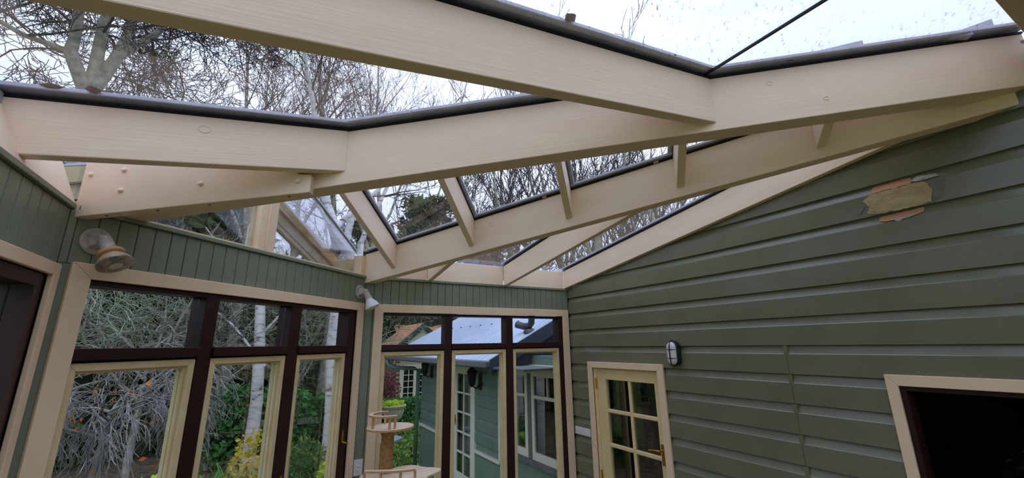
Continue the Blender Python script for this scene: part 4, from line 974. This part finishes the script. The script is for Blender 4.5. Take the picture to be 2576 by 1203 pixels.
pine((3.95, 20.6, 3.4), 6.3, 1.5, 'dark green pine just left of the rounded one', 92)
pine((7.2, 14.6, 2.6), 3.75, 1.0, 'brownish conifer low behind the pane of the far slope', 93, 3600, 'dry')
pine((-2.3, 13.8, 1.0), 4.9, 1.9, 'broad dark conifer behind the left gable pane', 94, 15000, 'hedge')
# tangled hedge behind the garden
for i, (x, y, rx, rz, lab) in enumerate(((-6.6, 12.6, 2.0, 3.6, 'tall dark hedge mass at the far left of the angled casements'), (-3.9, 13.4, 1.9, 3.7, 'tall dark hedge mass behind the leftmost casement'), (-1.4, 13.9, 1.8, 3.6, 'tall dark hedge mass behind the middle angled casement'), (1.0, 14.2, 1.7, 3.4, 'tall dark hedge mass behind the casement nearest the corner'), (2.1, 16.6, 1.2, 3.6, 'tall green hedge mass behind the leftmost far casement'), (6.2, 19.8, 3.0, 4.6, 'dark evergreen behind the tiled roof'), (2.6, 19.6, 2.8, 4.4, 'evergreen left of the tiled roof'))):
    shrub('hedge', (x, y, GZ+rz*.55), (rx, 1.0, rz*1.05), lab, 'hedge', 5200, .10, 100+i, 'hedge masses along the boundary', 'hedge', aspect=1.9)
for i, (x, y, lab) in enumerate(((-5.2, 6.6, 'olive hedge beyond the left opening, further away'), (-5.4, 3.2, 'olive hedge beyond the left opening, nearer'), (-5.4, .2, 'unseen olive hedge left of the viewer, added to darken reflections'))):  # added to darken the house window's reflections, and for the olive left edge
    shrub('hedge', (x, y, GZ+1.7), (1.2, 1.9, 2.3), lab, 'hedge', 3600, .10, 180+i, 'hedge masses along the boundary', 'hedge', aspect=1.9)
# lichen thickets in front of the hedge
for i, (x, y, lab) in enumerate(((-3.3, 9.6, 'tangle of pale lichen twigs in the upper left casement light'), (-1.9, 10.3, 'tangle of pale lichen twigs above the weeping shrub'), (-.8, 11.2, 'tangle of pale lichen twigs left of the white birch'), (.75, 11.8, 'tangle of pale lichen twigs between the two birches'), (2.5, 15.6, 'tangle of pale lichen twigs in the leftmost far top light'))):
    b = V3(x, y, -.6)
    bare_tree('lichen_thicket', (x, y, GZ), lab, 120+i, TH, [(V3(x, y, GZ), .06), (b, .05)],
        [(b+V3(0, 0, .12*k-.4), (math.cos(k*2.1+i)*.9, math.sin(k*2.1+i)*.35, .55+.1*(k % 3)), 2.3, .028) for k in range(9)], ('bark', 'lichen'), 'lichen thickets', 'shrub')
# weeping shrub close outside
WEEP = dict(up=-.30, wander=.16, kids=[9, 5, 3], ratio=.66, ang=.75, levels=3, rmin=.0032, taper=.35, rr=.5, coarse=1)
rs_ = np.random.default_rng(5)
wp = V3(-1.22, 5.5, -.72)
ws = bare_tree('weeping_shrub', (-1.12, 5.5, GZ), 'weeping shrub of tangled silver-grey twigs outside the leftmost casement', 140, WEEP, [(V3(-1.1, 5.5, GZ), .04), (V3(-1.28, 5.5, -1.5), .034), (wp, .024)],
    [(wp+V3(0, 0, rs_.uniform(-.1, .2)), (math.cos(k*.9)*1.0, math.sin(k*.9)*.8, .75+.35*math.sin(k*2.3)), rs_.uniform(.5, .8), .013) for k in range(12)], ('greytwig', 'greytwig'), 'garden shrubs', 'shrub')
C = np.stack([rs_.uniform(-1.7, -.5, 46), rs_.uniform(5.1, 5.7, 46), -.3-rs_.uniform(0, 1, 46)**2*1.3], 1)
mk('last_leaves', leaf_quads(C, .036, rs_), G['orange'], ws, fix=False)
# shrubs
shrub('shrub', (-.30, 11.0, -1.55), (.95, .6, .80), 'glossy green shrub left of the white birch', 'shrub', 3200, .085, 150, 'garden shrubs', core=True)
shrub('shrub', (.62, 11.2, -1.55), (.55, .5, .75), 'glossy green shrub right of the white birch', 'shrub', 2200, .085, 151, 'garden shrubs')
shrub('shrub', (1.35, 11.6, -1.7), (.55, .5, .65), 'low green shrub behind the broad birch trunk', 'shrub', 2000, .08, 152, 'garden shrubs')
shrub('shrub', (-.05, 7.0, -1.62), (.25, .25, .60), 'yellow-leaved shrub outside the middle angled casement', 'yellow', 640, .042, 153, 'garden shrubs', core=False, stems=9)
shrub('shrub', (-.62, 7.2, -2.05), (.25, .2, .3), 'lime green clump below the weeping shrub', 'lime', 260, .07, 154, 'garden shrubs', core=False, stems=5)
shrub('shrub', (-.72, 4.9, -1.14), (.36, .2, .12), 'pale yellow-green leaves at the foot of the leftmost casement', 'lime', 90, .06, 155, 'garden shrubs', core=False, stems=5)
shrub('shrub', (.72, 8.4, -1.95), (.42, .35, .45), 'olive wispy shrub in front of the broad birch trunk', 'strap', 1300, .028, 156, 'garden shrubs', core=False, aspect=5, stems=14)
shrub('shrub', (1.12, 8.0, -2.0), (.16, .16, .2), 'bright lime fern beside the broad birch trunk', 'lime', 200, .08, 157, 'garden shrubs', core=False, stems=4)
def strap(c, n, h, lab, seed):
    rs = np.random.default_rng(seed); mb = MB()
    for k in range(n):
        a = rs.uniform(0, 2*math.pi); l = h*rs.uniform(.6, 1.1); w = .012; sp = rs.uniform(.15, .55)*l
        p0 = V3(c[0]+rs.uniform(-.12, .12), c[1]+rs.uniform(-.1, .1), GZ+.02); d = V3(math.cos(a), math.sin(a), 0); s = V3(-d[1], d[0], 0)*w
        pts = [p0, p0+d*sp*.35+V3(0, 0, l*.6), p0+d*sp*.75+V3(0, 0, l*.85), p0+d*sp*1.2+V3(0, 0, l*.8)]
        i = len(mb.v)
        for q, pp in enumerate(pts): ww = s*(1, 1, .7, .1)[q]; mb.v += [pp-ww, pp+ww]
        mb.f += [(i+2*q, i+2*q+1, i+2*q+3, i+2*q+2) for q in range(3)]
    mk('strappy_plant', mb, G['strap'], label=lab, cat='plant', group='strappy plants', fix=False)
strap((-.45, 6.7), 120, .95, 'clump of strappy green leaves left of the yellow shrub', 160)
strap((-.25, 7.5), 90, .9, 'clump of strappy green leaves behind the yellow shrub', 161)
# edging stones along the bed
for k in range(7):
    t = k/7; x0, y0 = .50+.75*t, 6.75+1.25*t; d = V3(.75, 1.25, 0)/math.hypot(.75, 1.25)*.19; n = V3(-d[1], d[0], 0)*.28
    p = V3(x0, y0, GZ)
    mk('edging_stone', MB().hexa([p, p+d, p+d+n, p+n, p+V3(0, 0, .12), p+d+V3(0, 0, .12), p+d+n+V3(0, 0, .12), p+n+V3(0, 0, .12)]), G['path'], bevel=.01, label='grey edging stone of the garden bed, '+('nearest the window', 'second from the window', 'third from the window', 'in the middle of the row', 'third from the far end', 'second from the far end', 'at the far end of the row')[k], cat='stone', group='edging stones')
# leaves and blades on the lawn
rs_ = np.random.default_rng(77)
N = 16000
B = np.stack([rs_.uniform(1.0, 5.2, N), rs_.uniform(6.2, 14.5, N), np.full(N, GZ+.02)], 1)
def clear(B):
    ok = ~((B[:, 0] > 2.7) & (B[:, 1] < 9.3)) & (B[:, 1] < 14.2) & ~((B[:, 0] < 2.3) & (B[:, 1] > 8.0+1.6*(B[:, 0]-.8)))
    return B[ok]
B = clear(B)
mk('lawn_blades', leaf_quads(B, .035, rs_, aspect=2.5), G['strap'], label='short green grass blades on the lawn', cat='grass', kind='stuff', fix=False)
B = np.stack([rs_.uniform(1.6, 5.2, 330), rs_.uniform(6.5, 14, 330), np.full(330, GZ+.045)], 1); B = clear(B)
mk('lawn_leaves', leaf_quads(B, .06, rs_), M['leafbrown'], label='scattered dead leaves lying on the lawn', cat='leaves', kind='stuff', fix=False)
# pedestal table with a blue-white top
tb = empty('garden_table', (2.0, 8.2, GZ), 'small garden table with blue-white top and thin dark legs on the lawn', 'table')
mk('top', MB().disc([(2.05+.30*math.cos(a), 8.2+.25*math.sin(a)) for a in np.linspace(0, 2*math.pi, 28, endpoint=False)], -1.66, -1.63), G['bluewhite'], tb, bevel=.006)
mk('tray', MB().box(1.86, 2.12, 8.1, 8.3, -1.629, -1.59), G['bluewhite'], tb, bevel=.01)
for q, (dx, dy) in enumerate(((.16, .05), (-.12, .1), (.02, -.16))):
    mk('leg', MB().tube([(2.0+dx, 8.2+dy, GZ), (2.02+dx*.2, 8.2+dy*.2, -2.05), (2.0-dx*.2, 8.2-dy*.2, -1.9), (2.05+dx*.9, 8.2+dy*.9, -1.662)], [.016, .014, .013, .012], 6), G['twig'], tb, smooth=True)
# urn planter and hedge
ur = empty('urn_planter', (3.42, 13.0, GZ), 'pale fluted stone urn planter on the lawn', 'planter')
uo = MB(); n = 32
for r, h in ((.20, 0), (.20, .05), (.10, .10), (.09, .20), (.14, .27), (.25, .38), (.30, .52), (.31, .62), (.37, .68), (.38, .72), (.34, .73), (.30, .69)):
    for j in range(n):
        a = 2*math.pi*j/n; rr = r*(1+(.035*math.cos(16*a) if .25 < h < .63 else 0)); uo.v.append((3.42+rr*math.cos(a), 13.0+rr*math.sin(a), GZ+h))
for k in range(11):
    for j in range(n): q = (j+1) % n; uo.f.append((k*n+j, k*n+q, (k+1)*n+q, (k+1)*n+j))
uo.f += [tuple(range(n-1, -1, -1)), tuple(range(11*n, 12*n))]
mk('bowl', uo, G['stone'], ur, smooth='angle')
rs2 = np.random.default_rng(3); a = rs2.uniform(0, 2*math.pi, 260); r = .30*np.sqrt(rs2.uniform(0, 1, 260))
mk('plants', leaf_quads(np.stack([3.42+r*np.cos(a), 13.0+r*np.sin(a), GZ+.72+rs2.uniform(0, .12, 260)], 1), .07, rs2), G['lime'], ur, fix=False)
def box_hedge(x0, x1, y0, y1, h, lab, seed):
    rs = np.random.default_rng(seed); t = empty('box_hedge', ((x0+x1)/2, (y0+y1)/2, GZ), lab, 'hedge')
    mk('shade_core', MB().box(x0+.05, x1-.05, y0+.05, y1-.05, GZ, GZ+h-.05), G['core'], t)
    n = 5000; C = np.stack([rs.uniform(x0, x1, n), rs.uniform(y0, y1, n), rs.uniform(GZ, GZ+h, n)], 1)
    f = rs.integers(0, 3, n); C[f == 0, 1] = y0+rs.normal(0, .03, (f == 0).sum()); C[f == 1, 2] = GZ+h+rs.normal(0, .03, (f == 1).sum())
    mk('foliage', leaf_quads(C, .06, rs), G['shrub'], t, fix=False)
box_hedge(2.6, 5.6, 14.3, 15.0, .66, 'clipped green box hedge behind the urn', 170)
shrub('shrub', (3.95, 16.0, -1.7), (.5, .3, .8), 'wine-red shrub against the brick wall', 'wine', 900, .06, 171, 'garden shrubs', core=False, aspect=2.5, stems=8)

# --- wing of the house beyond the far wall
XW = 2.95
def F_W(a, z, o): return (XW-o, a, z)
WD = (6.36, 7.14, -.36); WW = (4.02, 5.0, -.30, -1.36)
wg = MB()
wg.box(XW+.024, XW+.2, 7.14, 9.0, GZ, -.15).box(XW+.024, XW+.2, 6.36, 7.14, -.36, -.15).box(XW+.024, XW+.2, 5.0, 6.36, GZ, -.15).box(XW+.024, XW+.2, 3.86, 5.0, GZ, -1.36).box(XW+.024, XW+.2, 3.86, 5.0, -.30, -.15)
wing = mk('wall_wing', wg, G['weatherbd'], label='blue-green weatherboard wing of the house outside the far casements', cat='wall', kind='structure')
for k in range(-9, -1):
    zb = ZB0+PITCH*k; zt = zb+PITCH
    if zb < -1.56: continue
    for a0, a1 in ((7.20, 9.0), (5.52, 6.30)): board(F_W, wing, G['weatherbd'], k, a0, a1)
for a0, a1 in ((7.20, 9.0), (5.46, 6.30)):
    mk('drip_board', MB().wbox(F_W, a0, a1, -1.60, -1.565, -.036, .03), G['offwhite'], wing, bevel=.004)
    mk('base_panel', MB().wbox(F_W, a0, a1, GZ, -1.60, -.036, -.005), G['weatherbd'], wing)
mk('corner_board', MB().wbox(F_W, 5.46, 5.52, -1.56, -.30, -.028, .008), G['offwhite'], wing, bevel=.003)
mk('base_panel', MB().wbox(F_W, 3.87, 5.46, GZ, -1.40, -.036, -.005), G['weatherbd'], wing)
# french door of the wing
fd = empty('door_2', F_W(6.75, GZ, 0), 'cream glazed outer door in the wing wall', 'door', kind='structure')
mk('frame', MB().wbox(F_W, 6.30, 6.36, GZ, -.34, -.03, .012).wbox(F_W, 7.14, 7.20, GZ, -.34, -.03, .012).wbox(F_W, 6.36, 7.14, -.40, -.34, -.03, .012), G['offwhite'], fd, bevel=.003)
mk('stile', MB().wbox(F_W, 6.36, 6.47, GZ, -.40, -.02, .005), G['offwhite'], fd, bevel=.003)
mk('stile', MB().wbox(F_W, 7.03, 7.14, GZ, -.40, -.02, .005), G['offwhite'], fd, bevel=.003)
mk('top_rail', MB().wbox(F_W, 6.47, 7.03, -.48, -.40, -.02, .005), G['offwhite'], fd, bevel=.003)
mk('bottom_rail', MB().wbox(F_W, 6.47, 7.03, GZ, -2.02, -.02, .005), G['offwhite'], fd, bevel=.003)
mk('muntin', MB().wbox(F_W, 6.735, 6.765, -2.02, -.48, -.018, .003), G['offwhite'], fd, bevel=.003)
zz = np.linspace(-2.02, -.48, 6)
for k in range(1, 5): mk('muntin', MB().wbox(F_W, 6.47, 7.03, zz[k]-.015, zz[k]+.015, -.018, .003), G['offwhite'], fd, bevel=.003)
for k in range(5):
    for a0, a1 in ((6.47, 6.735), (6.765, 7.03)): mk('pane', MB().wbox(F_W, a0, a1, zz[k]+.015, zz[k+1]-.015, -.012, -.008), M['winglass'], fd)
mk('curtain', MB().wbox(F_W, 6.40, 7.10, GZ, -.42, -.12, -.10), G['curtain'], fd)
mk('handle', MB().wbox(F_W, 7.06, 7.09, -1.32, -1.16, .005, .012).tube([F_W(7.075, -1.22, .012), F_W(7.075, -1.22, .05), F_W(6.98, -1.225, .055)], .009, 8), M['brass'], fd)
# wing windows
ww = empty('window_5', F_W(4.5, -1.36, 0), 'cream framed windows in the wing wall outside the right far casement', 'window', kind='structure')
mk('head', MB().wbox(F_W, 3.90, 5.40, -.36, -.26, -.03, .03), G['offwhite'], ww, bevel=.004)
mk('sill', MB().wbox(F_W, 3.90, 5.40, -1.42, -1.36, -.03, .05), G['soffit'], ww, bevel=.004)
for a0, a1 in ((3.92, 4.62), (4.72, 5.36)):
    s = empty('sash', F_W((a0+a1)/2, -1.35, 0)); s.parent = ww; s.location = tuple(np.array(s['_base'])-np.array(ww['_base']))
    mk('stile', MB().wbox(F_W, a0, a0+.06, -1.36, -.36, -.02, .015), G['offwhite'], s, bevel=.004)
    mk('stile', MB().wbox(F_W, a1-.06, a1, -1.36, -.36, -.02, .015), G['offwhite'], s, bevel=.004)
    mk('rail', MB().wbox(F_W, a0+.06, a1-.06, -.40, -.36, -.02, .015), G['offwhite'], s, bevel=.004)
    mk('rail', MB().wbox(F_W, a0+.06, a1-.06, -.66, -.62, -.02, .015), G['offwhite'], s, bevel=.004)
    mk('rail', MB().wbox(F_W, a0+.06, a1-.06, -1.36, -1.27, -.02, .015), G['offwhite'], s, bevel=.004)
    mk('muntin', MB().wbox(F_W, (a0+a1)/2-.012, (a0+a1)/2+.012, -.62, -.40, -.018, .01), G['offwhite'], s, bevel=.003)
    mk('pane', MB().wbox(F_W, a0+.06, a1-.06, -1.27, -.40, -.008, -.004), M['winglass'], s)
mk('post', MB().wbox(F_W, 4.62, 4.72, -1.36, -.36, -.02, .0), G['soffit'], ww)
mk('post', MB().wbox(F_W, 5.36, 5.46, -1.60, -.36, -.02, .0), G['weatherbd'], ww)
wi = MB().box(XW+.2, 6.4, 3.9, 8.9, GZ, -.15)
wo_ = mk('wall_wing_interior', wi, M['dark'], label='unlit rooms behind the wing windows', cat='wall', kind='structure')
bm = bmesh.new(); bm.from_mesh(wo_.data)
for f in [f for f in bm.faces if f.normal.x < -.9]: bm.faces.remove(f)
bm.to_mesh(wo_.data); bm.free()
# wing roof
RS = .50
def rz(x): return -.19+RS*(x-2.35)
rt = empty('wing_roof', (4.3, 7.0, -.3), 'blue-grey sheet roof of the wing seen through the far top lights', 'roof')
mk('roof_sheet', MB().hexa([(2.35, 4.62, rz(2.35)-.03), (6.6, 4.62, rz(6.6)-.03), (6.6, 9.62, rz(6.6)-.03), (2.35, 9.62, rz(2.35)-.03), (2.35, 4.62, rz(2.35)), (6.6, 4.62, rz(6.6)), (6.6, 9.62, rz(6.6)), (2.35, 9.62, rz(2.35))]), G['roofsheet'], rt)
rb = MB()
for k in range(33):
    y = 4.64+k*.1535
    rb.hexa([(2.35, y, rz(2.35)), (6.6, y, rz(6.6)), (6.6, y+.022, rz(6.6)), (2.35, y+.022, rz(2.35)), (2.35, y+.006, rz(2.35)+.004), (6.6, y+.006, rz(6.6)+.004), (6.6, y+.016, rz(6.6)+.004), (2.35, y+.016, rz(2.35)+.004)])
mk('roof_ribs', rb, G['roofsheet'], rt)
for k in range(9): mk('roof_screw', MB().lathe((3.42, 4.78+k*.46, rz(3.42)+.004), (-.45, 0, .9), [(.014, 0), (.014, .008), (.006, .014)], 8), M['screw'], rt)
mk('barge', MB().hexa([(2.35, 4.58, rz(2.35)-.17), (6.6, 4.58, rz(6.6)-.17), (6.6, 4.62, rz(6.6)-.17), (2.35, 4.62, rz(2.35)-.17), (2.35, 4.58, rz(2.35)+.01), (6.6, 4.58, rz(6.6)+.01), (6.6, 4.62, rz(6.6)+.01), (2.35, 4.62, rz(2.35)+.01)]), G['slate'], rt)
mk('soffit', MB().box(2.38, XW-.0, 3.88, 9.55, -.29, -.265), G['soffit'], rt)
mk('gable_infill', MB().prism([(2.5, 4.66, -.26), (6.6, 4.66, -.26), (6.6, 4.66, rz(6.6)-.05), (2.5, 4.66, rz(2.5)-.05)], (0, .05, 0)), G['slate'], rt)
mk('gutter', MB().box(2.29, 2.375, 4.6, 9.66, -.275, -.195), G['soffit'], rt, bevel=.015)
mk('gutter_end', MB().tube([(2.33, 9.60, -.235), (2.33, 9.68, -.235)], .05, 12), G['pipe'], rt, smooth='angle')
dp = mk('downpipe', MB().tube([(2.31, 9.45, -.30), (2.33, 9.40, -.40), (2.45, 9.30, -.45), (2.80, 9.10, -.47), (2.89, 9.06, -.52), (2.89, 9.06, GZ)], .042, 12), G['pipe'], smooth=True, label='green downpipe curving from the gutter to the wing corner', cat='pipe')
fp = MB().tube([(2.97, 4.99, .262), (3.02, 4.88, .232), (3.05, 4.80, .236), (3.063, 4.762, .27), (3.065, 4.755, .34), (3.065, 4.755, .95)], [.050, .047, .045, .045, .045, .045], 16)
fo = mk('flue_pipe', fp, G['flue'], smooth='angle', label='dark bent flue pipe on the wing roof', cat='pipe')
mk('collar', MB().lathe((3.05, 4.80, rz(3.05)-.005), (-.2, 0, 1), [(.085, 0), (.078, .02), (.05, .045)], 16), G['flue'], fo, smooth='angle')
def lantern(y, z, lab):
    t = empty('wall_lantern', F_W(y, z-.25, 0), lab, 'lantern', 'wall lanterns on the wing')
    mk('back_plate', MB().wbox(F_W, y-.05, y+.05, z-.22, z+.02, .0, .02), M['black'], t, bevel=.008)
    mk('arm', MB().tube([F_W(y, z-.15, .02), F_W(y, z-.20, .08), F_W(y, z-.14, .15)], .012, 8), M['black'], t, smooth=True)
    c = F_W(y, z-.14, .15)
    mk('cage', MB().lathe(c, (0, 0, 1), [(.02, -.03), (.045, 0), (.075, .18), (.085, .19), (.03, .26), (.008, .30)], 6), M['black'], t)
    mk('glass', MB().lathe(c, (0, 0, 1), [(.050, .01), (.078, .17)], 6), M['winglass'], t)
lantern(8.35, -.42, 'black wall lantern near the downpipe'); lantern(6.10, -.46, 'black wall lantern beside the outer glazed door')
# --- brick house with tiled gable
bh = empty('brick_house', (5.2, 16.6, GZ), 'brick house with terracotta tiled gable across the lawn', 'house')
YH = 16.6
mk('wall', MB().box(3.35, 4.55, YH, YH+.3, GZ, -.2).box(5.85, 9.0, YH, YH+.3, GZ, -.2).box(4.55, 5.85, YH, YH+.3, -.72, -.2), G['mortar'], bh)
bk = bpy.data.meshes.new('brick'); bmb = MB().box(0, .215, -.012, .05, 0, .068); bk.from_pydata(bmb.v, [], bmb.f); bk.materials.append(G['brick'])
bks = 0
for r in range(28):
    for c in range(6):
        x = 3.37+c*.24-(.12 if r % 2 else 0); z = GZ+.02+r*.08
        if x < 3.35 or x > 4.33 or z > -.3: continue
        o = bpy.data.objects.new('brick', bk); COL.objects.link(o); o.parent = bh; o.location = (x-5.2, YH-16.6, z-GZ); bks += 1
bd = empty('french_door', (5.2, YH, GZ)); bd.parent = bh; bd.location = (0, 0, 0)
mk('frame', MB().box(4.55, 4.63, YH-.03, YH+.1, GZ, -.72).box(5.77, 5.85, YH-.03, YH+.1, GZ, -.72).box(4.63, 5.77, YH-.03, YH+.1, -.80, -.72), G['offwhite'], bd)
for a0, a1 in ((4.63, 5.20), (5.20, 5.77)):
    mk('leaf', MB().box(a0, a0+.09, YH, YH+.05, GZ, -.80).box(a1-.09, a1, YH, YH+.05, GZ, -.80).box(a0+.09, a1-.09, YH, YH+.05, -.88, -.80).box(a0+.09, a1-.09, YH, YH+.05, GZ, -2.0), G['offwhite'], bd)
    mb = MB().box((a0+a1)/2-.015, (a0+a1)/2+.015, YH+.004, YH+.046, -2.0, -.88)
    for k in range(1, 5): z = -2.0+k*.224; mb.box(a0+.09, a1-.09, YH+.006, YH+.044, z-.014, z+.014)
    mk('muntins', mb, G['offwhite'], bd)
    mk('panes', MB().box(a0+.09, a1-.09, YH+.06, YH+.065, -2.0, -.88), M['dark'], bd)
# gable porch with dark barge boards, tile roof running back
ax, az = 5.25, .86
mk('gable_infill', MB().prism([(4.55, YH-.5, .10), (5.95, YH-.5, .10), (ax, YH-.5, az-.08)], (0, .1, 0)), G['offwhite'], bh)
for sgn in (-1, 1):
    e = (ax+sgn*1.15, -.08)
    mk('barge_board', MB().prism([(ax, YH-.62, az), (e[0], YH-.62, e[1]), (e[0], YH-.62, e[1]-.22), (ax, YH-.62, az-.24)], (0, .06, 0)), G['slate'], bh)
    mk('roof_slope', MB().hexa([(ax, YH-.6, az-.02), (e[0], YH-.6, e[1]-.02), (e[0], YH+2.2, e[1]-.02), (ax, YH+2.2, az-.02), (ax, YH-.6, az+.02), (e[0], YH-.6, e[1]+.02), (e[0], YH+2.2, e[1]+.02), (ax, YH+2.2, az+.02)]), G['tile'], bh)
# main roof behind: rows of tiles
tm = bpy.data.meshes.new('roof_tile'); tmb = MB().hexa([(0, 0, 0), (.30, 0, 0), (.30, .36, .20), (0, .36, .20), (0, 0, .035), (.30, 0, .035), (.30, .36, .212), (0, .36, .212)]); tm.from_pydata(tmb.v, [], tmb.f); tm.materials.append(G['tile'])
mk('main_roof', MB().hexa([(4.9, YH+.6, -.25), (9.6, YH+.6, -.25), (9.6, YH+2.85, 1.0), (4.9, YH+2.85, 1.0), (4.9, YH+.6, -.22), (9.6, YH+.6, -.22), (9.6, YH+2.85, 1.03), (4.9, YH+2.85, 1.03)]), G['tile'], bh)
for r in range(7):
    for c in range(13):
        o = bpy.data.objects.new('roof_tile', tm); COL.objects.link(o); o.parent = bh
        o.location = (4.95+c*.312+(.15 if r % 2 else 0)-5.2, YH+.6+r*.32-16.6, -.20+r*.178-GZ)
mk('ridge_cap', MB().tube([(4.9, YH+2.85, 1.02), (9.6, YH+2.85, 1.02)], .09, 10), G['tile'], bh, smooth='angle')
for o in bpy.data.objects:
    if '_base' in o: del o['_base']
